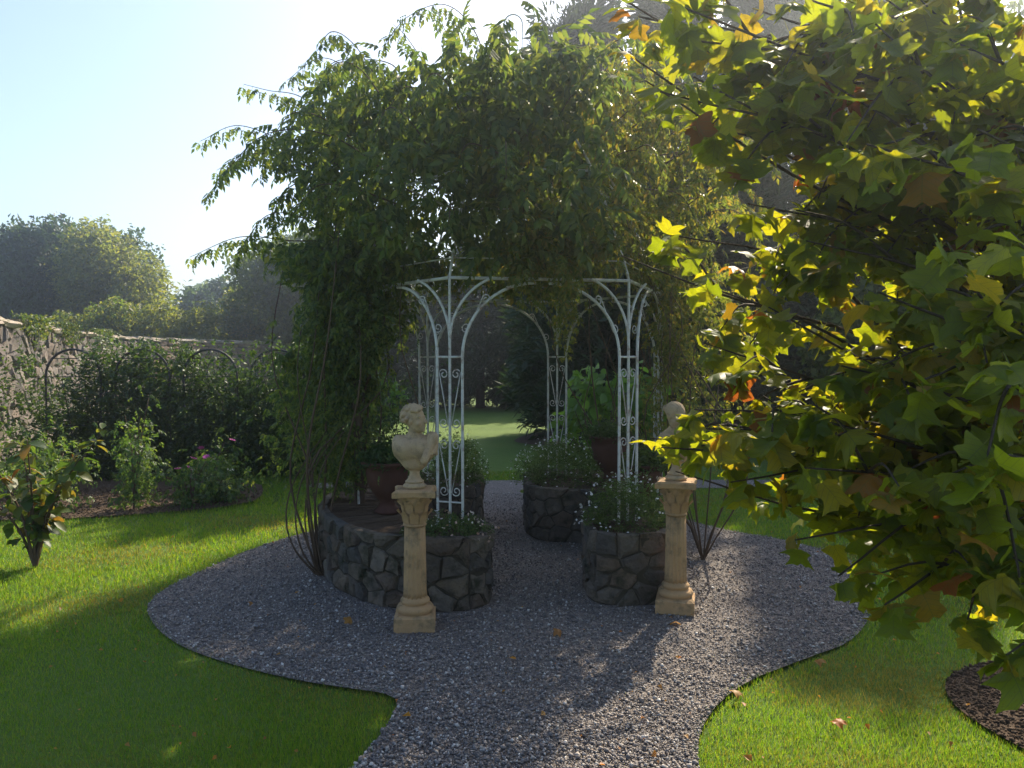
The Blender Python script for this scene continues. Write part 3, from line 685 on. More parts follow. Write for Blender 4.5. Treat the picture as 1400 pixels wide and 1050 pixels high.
# ------------------------------------------------------------------ garden wall
M['ivy'] = leafmat('ivy_leaf', [(.03, .06, .015), (.06, .10, .025), (.12, .13, .03)], trans=.3)
def wall_line(): return curve([(-6.2, 8.0, 0), (-7.3, 11.2, 0), (-8.95, 15.9, 0), (-10.4, 20.8, 0), (-10.1, 24.5, 0), (-9.0, 29.5, 0), (-7.2, 37, 0)], 40)[:, :2]
WH = 2.06
def garden_wall():
    c0 = (-9, 18, 0); t = thing('garden_wall', 'long old rubble stone garden wall with coping, at left behind the trellises', 'wall', c0)
    q = resample(wall_line(), .4, False); off = np.array(c0[:2]); tan = np.gradient(q, axis=0); tan /= np.linalg.norm(tan, axis=1, keepdims=True); nor = np.stack([tan[:, 1], -tan[:, 0]], -1)
    V = []; F = []
    for k, (p, n) in enumerate(zip(q - off, nor)):
        a, b = p, p - n * .45; V += [(a[0], a[1], 0), (a[0], a[1], WH), (b[0], b[1], WH), (b[0], b[1], 0)]
        if k: i = 4 * k; F += [(i - 4, i, i + 1, i - 3), (i - 3, i + 1, i + 2, i - 2), (i - 2, i + 2, i + 3, i - 1)]
    F += [(0, 1, 2, 3), (4 * len(q) - 1, 4 * len(q) - 2, 4 * len(q) - 3, 4 * len(q) - 4)]
    obj('wall_core', mesh('wall_core', V, F, M['walljoint']), t)
    s = np.concatenate([[0], np.cumsum(np.linalg.norm(np.diff(q, axis=0), axis=1))])
    wv = with_mat(SV, M['coursed']); cv = with_mat(SV, M['coping'])
    def at(u): i = min(np.searchsorted(s, u), len(q) - 1); return np.array([np.interp(u, s, q[:, 0]), np.interp(u, s, q[:, 1])]), nor[i]
    u = 0.
    while u < s[-1] - .5:                                   # coping
        w = random.uniform(.5, .85); p, n = at(u + w / 2); m_ = random.choice(cv)
        obj('coping_stone', m_, t, (p[0] - n[0] * .22 - off[0], p[1] - n[1] * .22 - off[1], WH + .045 + random.uniform(-.012, .012)), (random.gauss(0, .02), random.gauss(0, .02), math.atan2(n[1], n[0]) + math.pi / 2), (w * 1.02, .60, .12)); u += w
    rest = []; cnt = 0
    spots = []
    for (u0, u1, wlo, whi, h, z0) in ((15.5, 31, .26, .48, .135, .5),):
        z = WH - h / 2
        while z > z0:
            u = u0 + random.uniform(0, .2)
            while u < u1: w = random.uniform(wlo, whi); spots.append((u + w / 2, z, w, h)); u += w
            z -= h
    for (u, z, w, h) in spots:
        p, n = at(u); cnt += 1
        pr = (700 + 1080 * p[0] / p[1], 488 + 1080 * (EYE - z) / p[1]); show = -30 < pr[0] < 460 and pr[1] < (610 if pr[0] < 110 else 545)
        L = (p[0] - n[0] * .03 - off[0], p[1] - n[1] * .03 - off[1], z + random.uniform(-.02, .02)); e = (random.gauss(0, .04), random.gauss(0, .10 if h > .15 else .02), math.atan2(n[1], n[0]) + math.pi / 2); sc_ = (w * .98, .13 * random.uniform(.8, 1.35), h * random.uniform(.85, 1.05))
        spots_near = p[1] * (1 if show else 3); rest.append((spots_near, L, e, sc_))
    rest.sort(key=lambda k: k[0])
    g = np.random.default_rng(77); cl = []
    for poly in cells(15.5, WH, .30, .21, 78):
        p, n = at(poly[:, 0].mean()); r = cell_stone(poly, at, off, g, .012, .05, .05)
        if r: cl.append((700 + 1080 * p[0] / p[1], p[1], r))
    cl.sort(key=lambda k: k[1] + (0 if k[0] > -60 else 50)); lo_v, lo_f = [], []
    for k, (_, _, r) in enumerate(cl):
        if k < 170: obj('stone', mesh('stone', *r, M['wallstone']), t)
        else: b_ = len(lo_v); lo_v += r[0]; lo_f += [tuple(i + b_ for i in fc) for fc in r[1]]
    tag(obj('rubble', mesh('rubble', lo_v, lo_f, M['wallstone']), t), kind='stuff')
    for k, (_, L, e, sc_) in enumerate(rest[:130]): obj('stone', random.choice(wv), t, L, e, sc_)
    VV = []; base = [np.array([v.co[:] for v in m_.vertices]) for m_ in wv]; FF = [np.array([list(p.vertices) for p in m_.polygons]) for m_ in wv]
    parts = []
    for (_, L, e, sc_) in rest[130:]:
        i = random.randrange(len(wv)); Mx = Matrix.LocRotScale(Vector(L), __import__('mathutils').Euler(e), Vector(sc_)); A = np.array(Mx); parts.append((base[i] @ A[:3, :3].T + A[:3, 3], FF[i]))
    v, f = join(parts); tag(obj('stonework', arrmesh('stonework', v, f, M['coursed']), t), kind='stuff')
    # ivy and weeds on the coping
    return t, at
gw, wall_at = garden_wall()
for k, (u, lab) in enumerate(((5.5, 'ragged ivy tuft hanging over the wall coping near the left edge'), (8.2, 'small weed clump growing on top of the wall coping'), (12.0, 'ivy trailing down the wall where it begins to bend'))):
    p, n = wall_at(u); t = thing('wall_ivy', lab, 'ivy', (p[0], p[1], WH + .05)); g = np.random.default_rng(k); m_ = 420
    P = g.normal(size=(m_, 3)) * np.array((.45, .45, .12)); P[:, 2] = -abs(P[:, 2]) * 1.4 + .16; P[:, :2] = n * .08 + np.stack([-n[1] * P[:, 0], n[0] * P[:, 0]], -1) + n * P[:, 1:2] * .12
    v, f = scatter(clump(4, .4, k), P, facing(P, np.array((-n[0], -n[1], 0)), .3), g.uniform(.05, .1, m_)); obj('foliage', arrmesh('foliage', v, f, M['ivy']), t)
    obj('stem', arrmesh('stem', *tube(curve([(n[0] * .02, n[1] * .02, -.4), (n[0] * .06, n[1] * .06, 0), (0, 0, .1)], 6), .012, 4), M['bark']), t)

# ------------------------------------------------------------------ trees
def branch_tree(t, h, r0, spread, seed, mat='bark', levels=7, lean=(0, 0)):
    g = np.random.default_rng(seed); parts = []
    tr = curve([(0, 0, -.1), (lean[0] * .3, lean[1] * .3, h * .35), (lean[0], lean[1], h * .92)], 10); parts.append(tube(tr, np.linspace(r0, r0 * .2, 10), 8))
    for k in range(levels):
        z = h * g.uniform(.3, .85); a = g.uniform(0, 6.28); L = spread * g.uniform(.4, .66); b = np.array([np.interp(z, tr[:, 2], tr[:, i]) for i in range(3)])
        e = b + np.array((math.cos(a) * L, math.sin(a) * L, L * g.uniform(.2, .7))); m_ = (b + e) / 2 + np.array((0, 0, -.1 * L))
        parts.append(tube(curve([b, m_, e], 6), np.linspace(r0 * .42, r0 * .08, 6), 5))
    v, f = join(parts); obj('trunk', arrmesh('trunk', v, f, M[mat], True), t)
def tree(name, label, x, y, h, rx, ry, cz, rz_, n, mat, size, seed, lobes=18, tm=None, shell=.5, fill=.2, group='trees beyond the garden wall', levels=7):
    t = thing(name, label, 'tree', (x, y, 0), group=group); branch_tree(t, h, .05 * h ** .8, max(rx, ry), seed, levels=levels)
    P = lumpy(n, (0, 0, cz), (rx * 1.15, ry * 1.15, rz_ * 1.15), lobes, seed, shell, fill); P = P[P[:, 2] > .15]; g = np.random.default_rng(seed)
    v, f = scatter(tm or clump(6, .32, seed), P, facing(P, np.array((0, 0, cz - rz_ * .3))), g.uniform(.6, 1.35, len(P)) * size); obj('crown', arrmesh('crown', v, f, M[mat]), t); return t
M['yew'] = leafmat('yew_leaf', [(.014, .032, .012), (.022, .045, .016), (.035, .06, .02)], trans=.18)
M['dome'] = leafmat('dark_green_leaf', [(.02, .045, .014), (.035, .07, .02), (.055, .09, .025)], trans=.3)
M['oak'] = leafmat('mid_green_leaf', [(.035, .06, .014), (.06, .095, .022), (.10, .13, .03)], trans=.42)
M['pale'] = leafmat('pale_green_leaf', [(.07, .10, .022), (.11, .14, .032), (.16, .17, .04)], trans=.45)
M['bush'] = leafmat('bush_leaf', [(.04, .075, .014), (.08, .12, .02), (.15, .15, .03)], trans=.45)
M['hedge'] = leafmat('trained_leaf', [(.022, .048, .014), (.035, .07, .018), (.06, .10, .025)], trans=.35)
def conifer(label, x, y, h, r, n, size, seed, z0=.2, power=.8, group='dark conifers behind the gazebo', peaks=1):
    t = thing('conifer_tree', label, 'tree', (x, y, 0), group=group); g = np.random.default_rng(seed)
    obj('trunk', arrmesh('trunk', *tube([(0, 0, -.1), (0, 0, h * .5), (0, 0, h * .95)], [.16, .1, .02], 7), M['bark'], True), t)
    K = 150; lz = g.random(K) ** 1.15; la = g.uniform(0, 6.28, K); lr = r * np.clip((1 - lz) ** power * 1.05, 0, 1) * np.clip(lz * 5 + .55, 0, 1)
    i = g.integers(0, K, n); s = g.random(n) ** .6; ctr = np.stack([np.cos(la) * lr, np.sin(la) * lr, z0 + lz * (h - z0)], -1)[i]
    P = ctr * np.stack([s, s, np.ones(n)], -1) + g.normal(size=(n, 3)) * np.array((.14, .14, .20)) * (.6 + .16 * h / 4); P[:, 2] += s * .12
    v, f = scatter(needles(12, seed), P, facing(P, np.array((0, 0, 0)), .9, .6), g.uniform(.7, 1.3, n) * size); obj('crown', arrmesh('crown', v, f, M['yew']), t); return t
# behind the gazebo, tall
for (lab, x, y, h, r, n) in (('slim dark conifer whose tip shows beside the gazebo finial', .95, 16.5, 8.4, .85, 2300),
                             ('dark conifer with several tips, second beside the gazebo finial', 1.75, 17.3, 8.9, 1.0, 2500),
                             ('tall dark conifer reaching past the photo top between gazebo and broad leaves', 3.1, 15.6, 9.9, 1.6, 4200),
                             ('tall dark conifer behind the broad leaved tree, second from the gazebo', 5.4, 16.4, 11.2, 1.9, 4200),
                             ('tall dark conifer behind the broad leaved tree, farthest right', 8.1, 17.0, 11.7, 2.2, 4600)):
    conifer(lab, x, y, h, r, n, .5, int(x * 100))
for k, (lab, x, y, h, r) in enumerate((('low dark yew seen through the gazebo arch, leftmost', -3.8, 25.5, 5.2, 2.0), ('low dark yew seen through the gazebo arch, second from left', -1.0, 25, 5.0, 2.1),
                             ('low dark yew seen through the gazebo arch, centre', 1.9, 25.5, 5.4, 2.2), ('broad dark yew right of the far gazebo post', 1.9, 14.8, 5.0, 1.7), ('broad dark yew behind the right side climber', 4.2, 14.4, 5.0, 1.9), ('broad dark yew at far right behind the tree leaves', 7.2, 15, 4.6, 2.1))):
    conifer(lab, x, y, h, r, 3400, .5, 300 + k, .1, .45, 'low yews at the end of the lawn')
# beyond the wall
tree('broadleaf_tree', 'huge dark dome shaped tree beyond the wall at far left', -21.5, 38, 8.2, 4.0, 3.5, 4.4, 4.0, 12000, 'dome', .40, 41, 34)
tree('broadleaf_tree', 'thin airy tree with sky gaps at the left photo edge', -26.2, 40, 8.0, 2.6, 2.6, 5.6, 2.7, 2400, 'oak', .38, 42, 14, fill=.05)
tree('broadleaf_tree', 'sunlit pale green tree right of the huge dark dome', -18.2, 36, 7.4, 2.4, 2.4, 4.1, 3.2, 6500, 'pale', .33, 43, 24)
tree('broadleaf_tree', 'dark flat topped far tree in the dip of the skyline', -17.2, 50, 6.0, 4.4, 3, 3.6, 2.9, 5500, 'dome', .45, 44, 22)
tree('broadleaf_tree', 'dark far tree just left of the gazebo climber', -13.5, 52, 6.2, 4.0, 3, 3.8, 3.0, 5500, 'yew', .45, 45, 22)
tree('broadleaf_tree', 'round mid green tree right behind the gazebo left side', -7.9, 31, 6.6, 2.9, 2.6, 4.0, 2.7, 6000, 'oak', .33, 46, 22)
tree('broadleaf_tree', 'mid green tree behind the dense left climber', -5.4, 33, 6.4, 2.6, 2.6, 3.8, 2.8, 5000, 'oak', .33, 47, 20)
for k, (x, y, h, r, mt, lab) in enumerate(((-15.2, 29, 3.4, 1.6, 'bush', 'green bush topping the wall below the huge dark tree'), (-12.6, 29.5, 3.6, 1.7, 'pale', 'pale bush topping the wall, second along'), (-11.0, 31.5, 3.9, 1.6, 'bush', 'upright green bush topping the wall, third along'),
                                       (-9.4, 33, 3.7, 1.5, 'pale', 'golden tinted bush topping the wall, fourth along'), (-8.4, 35.5, 3.7, 1.5, 'bush', 'bush topping the wall closest to the gazebo'))):
    tree('garden_bush', lab, x, y, h * .8, r, r, h * .5, h * .52, 3000, mt, .25, 60 + k, 16, group='bushes topping the wall', levels=4)
# right side, behind the broad leaves
for k, (x, y, h, r, mt, lab) in enumerate(((11.5, 18, 9, 3.4, 'oak', 'green tree behind the broad leaves, at right'), (8.3, 12.2, 3.0, 1.5, 'bush', 'sunlit bush low behind the broad leaves'), (5.6, 11.6, 2.6, 1.2, 'oak', 'green shrub across the gravel path behind the broad leaves'), (15, 26, 12, 4.2, 'oak', 'large far tree at the right photo edge'))):
    tree('broadleaf_tree', lab, x, y, h * .8, r, r, h * .55, h * .48, 2600, mt, .4 if h > 4 else .26, 80 + k, 16, group='trees right of the gazebo')
# a far wood that closes the view
def far_wood():
    n = 16000; x = rng.uniform(-95, 95, n); y = 85 + rng.normal(size=n) * 3; top = 8 + 2.2 * np.sin(x * .21) + 1.5 * np.sin(x * .57 + 1); z = rng.random(n) ** .8 * top; z += rng.normal(size=n) * .3
    P = np.stack([x, y, np.clip(z, 0, None)], -1); v, f = scatter(clump(5, .35, 9), P, rots(rng.uniform(0, 6.3, n), rng.normal(size=n) * .7, rng.normal(size=n) * .7), rng.uniform(.8, 1.7, n))
    tag(obj('far_wood', arrmesh('far_wood', v, f, M['oak'])), 'distant wood closing the view behind the garden', 'wood', kind='stuff')
far_wood()

# ------------------------------------------------------------------ trellis arches with trained plants, left
for k in range(5):
    x0 = -5.75 + k * .86; y0 = 10.35 + k * .10; lab = ['first from the photo edge', 'second from the left', 'middle one of five', 'second from the gazebo', 'nearest the gazebo'][k]
    t = thing('trellis_arch', 'dark iron trellis arch before the garden wall, ' + lab, 'trellis', (x0, y0, 0), group='iron arches along the rose bed')
    a = np.linspace(0, math.pi, 14); P = np.concatenate([[(-.36, 0, 0)], np.stack([-.36 * np.cos(a), 0 * a, 1.34 + .36 * np.sin(a)], -1), [(.36, 0, 0)]])
    obj('arch_frame', arrmesh('arch_frame', *tube(P, .016, 6), M['iron'], True), t)
    for z in (.35, .7, 1.05, 1.34, 1.58): wv_ = math.sqrt(max(0, .36 ** 2 - max(0, z - 1.34) ** 2)); obj('wire', arrmesh('wire', *tube([(-wv_, 0, z), (wv_, 0, z)], .006, 5), M['iron'], True), t)
    t = thing('trained_shrub', 'dense dark climbing shrub on the trellis arch, ' + lab, 'shrub', (x0 + .05, y0 + .1, 0), group='shrubs trained on the iron arches')
    g = np.random.default_rng(500 + k); n = 2900; P = np.stack([g.normal(size=n) * .47, g.normal(size=n) * .17, 1.85 * g.random(n) ** 1.1], -1); top = 1.2 + .4 * np.sin(P[:, 0] * 5 + k * 2) + g.normal(size=n) * .18
    P = P[P[:, 2] < top + .2]; n = len(P); v, f = scatter(clump(6, .28, 500 + k), P, facing(P, np.array((0, .3, .3))), g.uniform(.07, .14, n)); obj('foliage', arrmesh('foliage', v, f, M['hedge']), t)
    obj('stem', arrmesh('stem', *join([tube(curve([(s * .1, 0, 0), (s * .18 + .05, -.02, .6), (s * .25, 0, 1.3)], 8), np.linspace(.018, .006, 8), 5) for s in (-1, .2, 1)]), M['bark'], True), t)

# ------------------------------------------------------------------ rose bed shrubs
M['rose'] = leafmat('rose_leaf', [(.03, .07, .02), (.05, .10, .028), (.09, .13, .035)], trans=.4)
M['pink'] = solid('pink_petal_solid', [(.55, .08, .30), (.70, .16, .42)], 20, .6)
M['cream'] = solid('cream_petal', [(.75, .70, .60), (.8, .76, .7)], 20, .6)
def rose(label, x, y, h, r, n, fl, seed, size=.055):
    t = thing('rose_bush', label, 'shrub', (x, y, .0), group='shrubs of the rose bed'); g = np.random.default_rng(seed); parts = []; Ps = []
    for k in range(7):
        a = g.uniform(0, 6.28); e = np.array((math.cos(a) * r * g.uniform(.2, .9), math.sin(a) * r * g.uniform(.2, .9), h * g.uniform(.6, 1))); P = curve([(0, 0, 0), e * np.array((.35, .35, .55)), e], 8); parts.append(tube(P, np.linspace(.009, .004, 8), 4)); Ps.append(P)
    obj('stem', arrmesh('stem', *join(parts), M['twig'], True), t)
    i = g.integers(0, 7, n); s = g.integers(1, 8, n); P = np.array(Ps)[i, s] + g.normal(size=(n, 3)) * np.array((.10, .10, .07)) * (r / .3); P[:, 2] = abs(P[:, 2])
    v, f = scatter(pinnate(2, .3), P, facing(P, np.array((0, 0, h * .4)), .1), g.uniform(.8, 1.5, n) * size * 1.6); obj('foliage', arrmesh('foliage', v, f, M['rose']), t)
    for k in range(abs(fl)):
        p = Ps[k % 7][-1] + np.array((g.normal() * .05, -.06, .02)); o = obj('flower', bloom(M['pink'] if fl > 0 else M['cream']), t, tuple(p), (g.normal() * .4, g.normal() * .4, g.uniform(0, 6)), (.045,) * 3)
BL = {}
def bloom(mat):
    if mat.name in BL: return BL[mat.name]
    parts = []
    for rr, n, up in ((1, 8, .15), (.7, 6, .35), (.4, 4, .5)):
        A = np.arange(n) * 2 * math.pi / n + rr; parts.append(scatter((np.array([(0, 0, 0), (-.35, .6, .1), (0, 1, .25), (.35, .6, .1)], float), np.array([(0, 2, 1), (0, 3, 2)])), np.tile((0, 0, up * .3), (n, 1)), rots(A, np.full(n, up), np.zeros(n)), np.full(n, rr)))
    BL[mat.name] = arrmesh('bloom', *join(parts), mat); return BL[mat.name]
rose('leafy rose bush with pink blooms at the middle of the soil bed', -3.42, 8.35, .55, .34, 230, 3, 71)
rose('tall green rose standing behind the pink flowered one', -4.25, 8.9, 1.15, .26, 240, 0, 72)
rose('low rose bush with a cream bloom at the gravel end of the soil bed', -3.15, 8.65, .45, .32, 220, -2, 73)
rose('broad bushy rose near the left end of the soil bed', -4.75, 8.15, .75, .42, 300, 0, 74)
rose('upright young rose between the broad bush and the pink blooms', -3.95, 8.2, .72, .24, 200, 0, 75)
rose('dark rose bush half hidden behind the yellowing shrub', -5.3, 8.6, .8, .45, 300, 0, 76)
rose('small dark rose with mauve blooms against the trained shrubs', -3.5, 9.1, .6, .34, 220, 4, 77)

# ------------------------------------------------------------------ yellowing shrub, left foreground
M['yellowing'] = leafmat('yellowing_leaf', [(.0, (.028, .060, .014)), (.6, (.05, .09, .018)), (.94, (.09, .11, .022)), (.99, (.14, .11, .025)), (1., (.16, .06, .02))], trans=.4, rough=.45, spots=.2, scale=25)
t = thing('young_shrub', 'young shrub with large yellowing leaves standing in the lawn at left', 'shrub', (-3.62, 5.95, 0)); g = np.random.default_rng(12); parts = []; Ps = []
for k in range(9):
    a = g.uniform(0, 6.28); e = np.array((math.cos(a) * g.uniform(.15, .55) , math.sin(a) * g.uniform(.1, .4), g.uniform(.55, 1.12))); P = curve([(0, 0, 0), e * np.array((.3, .3, .5)), e], 10); parts.append(tube(P, np.linspace(.013, .004, 10), 5)); Ps.append(P)
obj('stem', arrmesh('stem', *join(parts), M['twig'], True), t)
LM = [arrmesh('leaf', *big_leaf(.27 + .03 * k, .15 + .1 * k), M['yellowing'], True) for k in range(3)]
for k in range(260):
    P = Ps[k % 9]; p = P[g.integers(3, 10)]; a = g.uniform(0, 6.28); obj('leaf', LM[k % 3], t, tuple(p + g.normal(size=3) * .02), (g.normal() * .35 - .35, g.normal() * .4, a), (g.uniform(.085, .14),) * 3)

# ------------------------------------------------------------------ climbers on the gazebo
M['climb'] = leafmat('climber_leaf', [(.035, .065, .022), (.055, .095, .028), (.09, .13, .035), (.12, .145, .04)], trans=.46, rough=.5)
M['climb2'] = leafmat('climber_leaf_light', [(.05, .075, .018), (.08, .11, .024), (.13, .145, .032), (.15, .12, .03)], trans=.48, rough=.42)
G3 = np.array((GC[0], GC[1], 0))
PIN = pinnate(3, .22)
def mass(n, a0, a1, seed, thick=.42, zlo=2.36, ztop=3.74, rmax=1.62):
    """uneven shell of growth hugging ring and roof between two bearings"""
    g = np.random.default_rng(seed); a = g.uniform(a0, a1, n); s = g.random(n)
    # profile of the outer surface, from the ring rail up and over
    prof = np.array([(rmax - .18, zlo), (rmax, zlo + .35), (rmax + .02, zlo + .85), (rmax - .10, zlo + 1.3), (rmax - .45, ztop - .25), (.6, ztop - .05), (0.05, ztop)])
    L = np.concatenate([[0], np.cumsum(np.linalg.norm(np.diff(prof, axis=0), axis=1))]); L /= L[-1]
    rr = np.interp(s, L, prof[:, 0]); z = np.interp(s, L, prof[:, 1])
    bumps = .13 * np.sin(a * 5 + z * 2.1 + seed) + .10 * np.sin(a * 9 - z * 4.3) + .08 * np.sin(z * 7 + a * 3)
    dep = g.random(n) ** 1.4 * thick; rr = rr + bumps * (.35 + .65 * (rr > .6)) - dep * np.where(s > .75, .3, 1); z = z - dep * np.where(s > .6, 1.0, .15) + bumps * .5 * (s > .55) + g.normal(size=n) * .05
    P = np.stack([GC[0] + rr * np.cos(a), GC[1] + rr * np.sin(a), z], -1); return P
def leaves(P, seed, size, tm=PIN, droop=0.0, jit=.8, c=(GC[0], GC[1], 2.6)):
    g = np.random.default_rng(seed); return scatter(tm, P, facing(P, np.array(c), droop, jit), g.uniform(.7, 1.35, len(P)) * size)
def shoot(ctrl, seed, size=.19, step=.036, rad=.006):
    """an arching shoot with compound leaves hanging from it"""
    P = resample(curve(ctrl, 40), step, False); g = np.random.default_rng(seed); n = len(P); d = np.gradient(P, axis=0)
    yaw = np.arctan2(-d[:, 0], d[:, 1]) + np.where(np.arange(n) % 2, 1, -1) * g.uniform(.5, 1.4, n); M_ = rots(yaw, g.uniform(-1.25, -.3, n), g.normal(size=n) * .4)
    taper = np.linspace(1, .6, n)
    return scatter(PIN, P, M_, g.uniform(.75, 1.25, n) * size * taper), tube(P, np.linspace(rad, .002, n), 4)
def sprays(n, a0, a1, seed, size, z0=2.4, z1=3.7, rad=1.5):
    """random arching shoots springing from the surface of the growth"""
    g = np.random.default_rng(seed); A, B = [], []
    for k in range(n):
        a = g.uniform(a0, a1); z = g.uniform(z0, z1); r = rad * (1 if z < 3.3 else g.uniform(.6, .95)); o = np.array((math.cos(a), math.sin(a), 0)); side = np.array((-o[1], o[0], 0)) * g.normal() * .6
        b = np.array((GC[0], GC[1], z)) + o * (r - .2); L = g.uniform(.35, .95) * (.62 if z > 3.1 else 1); up = g.uniform(.15, .7) * (1.2 if z > 3.2 else .7)
        lv, ls = shoot([b, b + (o + side) * L * .4 + np.array((0, 0, L * up)), b + (o + side) * L * .75 + np.array((0, 0, L * up * 1.05)), b + (o + side) * L + np.array((0, 0, L * (up - .35)))], seed * 100 + k, size * g.uniform(.8, 1.15)); A.append(lv); B.append(ls)
    return A, B
def column(n, c, rad, z0, z1, seed, sparse=0):
    g = np.random.default_rng(seed); z = z0 + (z1 - z0) * g.random(n); w = rad * (1 + .3 * np.sin(z * 5 + seed) + .2 * np.sin(z * 11))
    u = g.normal(size=(n, 2)); return np.stack([c[0] + u[:, 0] * w * .6, c[1] + u[:, 1] * w * .6, z], -1)
def canes(n, base, targets, seed, r=.012, bow=.15):
    g = np.random.default_rng(seed); out = []
    for k in range(n):
        b = np.array(base) + g.normal(size=3) * np.array((.006, .006, 0)); e = np.array(targets[k % len(targets)]) + g.normal(size=3) * .18
        m1 = b + (e - b) * .33 + g.normal(size=3) * bow * np.array((1, 1, .3)); m2 = b + (e - b) * .66 + g.normal(size=3) * bow * np.array((1, 1, .3))
        out.append(tube(curve([b, m1, m2, e], 14), np.linspace(r, r * .4, 14) * g.uniform(.6, 1.2), 5))
    return out
def climber(label, base, parts_leaf, parts_stem, mat, parts_shoot=()):
    t = thing('climbing_plant', label, 'climber', base, group='climbing plants over the gazebo'); o = np.array(base)
    v, f = join(parts_stem); obj('stem', arrmesh('stem', v - o, f, M['twig'], True), t)
    if parts_shoot: v, f = join(parts_shoot); tag(obj('shoots', arrmesh('shoots', v - o, f, M['twig'], True), t), kind='stuff')
    v, f = join(parts_leaf); obj('foliage', arrmesh('foliage', v - o, f, M[mat]), t); return t
PI = math.pi
def fan(pxs, Z): return [W(x, y, z) if False else W(x, y, Z) for x, y in pxs]
# left: thick growth from the gravel beside the planter
lb = (-1.42, 5.72, 0)
L1 = mass(2900, PI * .55, PI * 1.62, 1); L2 = column(1500, (-1.38, 6.15), .24, .55, 2.5, 2); L3 = column(900, (-1.12, 5.95), .26, 1.5, 2.4, 3); L4 = column(380, (-1.66, 6.3), .28, .5, 1.7, 4)
sl, ss = [], []
for k, (pp, Z) in enumerate((([(470, 230), (400, 200), (330, 175), (278, 196)], 6.0), ([(480, 260), (410, 225), (340, 215), (287, 268)], 5.9), ([(470, 200), (420, 140), (370, 128), (338, 120)], 6.2), ([(450, 300), (390, 210), (352, 205), (300, 235)], 6.4),
                             ([(520, 180), (480, 105), (440, 85), (396, 115)], 6.2), ([(560, 150), (540, 95), (480, 95), (455, 165)], 6.5), ([(672, 120), (650, 50), (610, 14), (560, 30), (525, 70)], 6.4), ([(600, 120), (560, 60), (540, 40)], 6.6), ([(640, 110), (615, 60), (595, 12)], 6.6),
                             ([(470, 330), (400, 330), (330, 325), (262, 352)], 6.2), ([(440, 240), (395, 260), (378, 290), (376, 318)], 6.1), ([(480, 170), (430, 150), (400, 175), (385, 240)], 6.3), ([(540, 130), (500, 90), (452, 96), (428, 160)], 6.6))):
    (lv, ls) = shoot(fan(pp, Z), 900 + k); sl.append(lv); ss.append(ls)
SA, SB = sprays(46, PI * .5, PI * 1.6, 71, .17); sl += SA; ss += SB
tg = [(-1.3, 6.1, 2.3), (-1.2, 5.8, 2.6), (-1.5, 6.4, 2.4), (-1.0, 6.2, 3.0), (-.6, 5.6, 2.6)]
hoops = [tube(curve([np.array(lb) + (0.02 * k, 0, 0), W(400 + 12 * k, 752 + 6 * k, 5.65), W(389 + 13 * k, 708, 5.7), W(402 + 12 * k, 655 - 4 * k, 5.75), W(445 + 8 * k, 590, 5.9)], 18), np.linspace(.008, .004, 18), 5) for k in range(4)]
climber('dense dark climber rising from the gravel over the left of the gazebo, arching shoots', lb,
        [leaves(L1, 1, .17), leaves(mass(1100, PI * .12, PI * .88, 9, .5, 2.3, 3.7, 1.35), 9, .16), leaves(L2, 2, .11, c=(-1.3, 6.3, 1.5)), leaves(L3, 3, .11, c=(-1, 6.4, 2)), leaves(L4, 4, .10, c=(-1.5, 6.5, 1))] + sl, canes(8, lb, tg, 5, .010, .2) + hoops, 'climb', ss)
# left post climber inside the bed
pb = (-1.2, 6.22, .43)
climber('woody stemmed climber twining up the left gazebo post inside the planter', pb, [leaves(column(900, (-1.18, 6.2), .2, 1.35, 2.5, 11), 11, .10), leaves(column(260, (-1.2, 6.2), .14, .6, 1.5, 12), 12, .09)],
        [tube(curve([pb, (-1.2, 6.15, 1.0), (-1.24, 6.2, 1.6), (-1.15, 6.25, 2.4)], 12), np.linspace(.042, .028, 12), 7)] + canes(5, pb, [(-1.2, 6.2, 2.4), (-1.0, 6.0, 2.5)], 13, .012, .08), 'climb')
# right: lighter, twiggy growth
rb = (1.50, 6.15, 0)
R1 = mass(2600, -PI * .42, PI * .6, 21, rmax=1.55); R2 = column(1050, (1.32, 6.5), .25, .9, 2.5, 22); R3 = column(600, (1.72, 6.9), .3, .6, 2.4, 23)
sl, ss = [], []
for k, (pp, Z) in enumerate((([(900, 215), (960, 205), (1010, 195), (1055, 178)], 6.3), ([(760, 100), (790, 70), (830, 60), (840, 90)], 6.2), ([(740, 120), (770, 80), (785, 70)], 6.5), ([(720, 180), (722, 230), (715, 280), (722, 330)], 5.1), ([(860, 180), (900, 150), (930, 175), (950, 240)], 5.6), ([(700, 220), (640, 200), (625, 250)], 5.0), ([(880, 260), (930, 270), (960, 330)], 5.7), ([(780, 140), (800, 100), (830, 120)], 5.4))):
    (lv, ls) = shoot(fan(pp, Z), 950 + k, .17); sl.append(lv); ss.append(ls)
SA, SB = sprays(44, -PI * .42, PI * .55, 72, .155, rad=1.42); sl += SA; ss += SB
tgr = [(1.3, 6.6, 2.3), (1.4, 6.3, 2.6), (1.2, 6.9, 2.4), (.9, 6.2, 2.8), (.8, 5.6, 2.6), (1.5, 7.0, 2.2)]
climber('lighter twiggy climber over the right of the gazebo, sunlit at the top', rb, [leaves(R1, 21, .155), leaves(R2, 22, .085, c=(1.2, 6.8, 1.6)), leaves(R3, 23, .085, c=(1.5, 7.2, 1.5))] + sl,
        canes(8, rb, tgr, 25, .008, .26) + [tube([rb, (1.42, 6.2, .25), (1.3, 6.5, .45)], .012, 5)] + canes(12, (1.3, 6.5, .45), tgr, 26, .008, .16), 'climb2', ss)
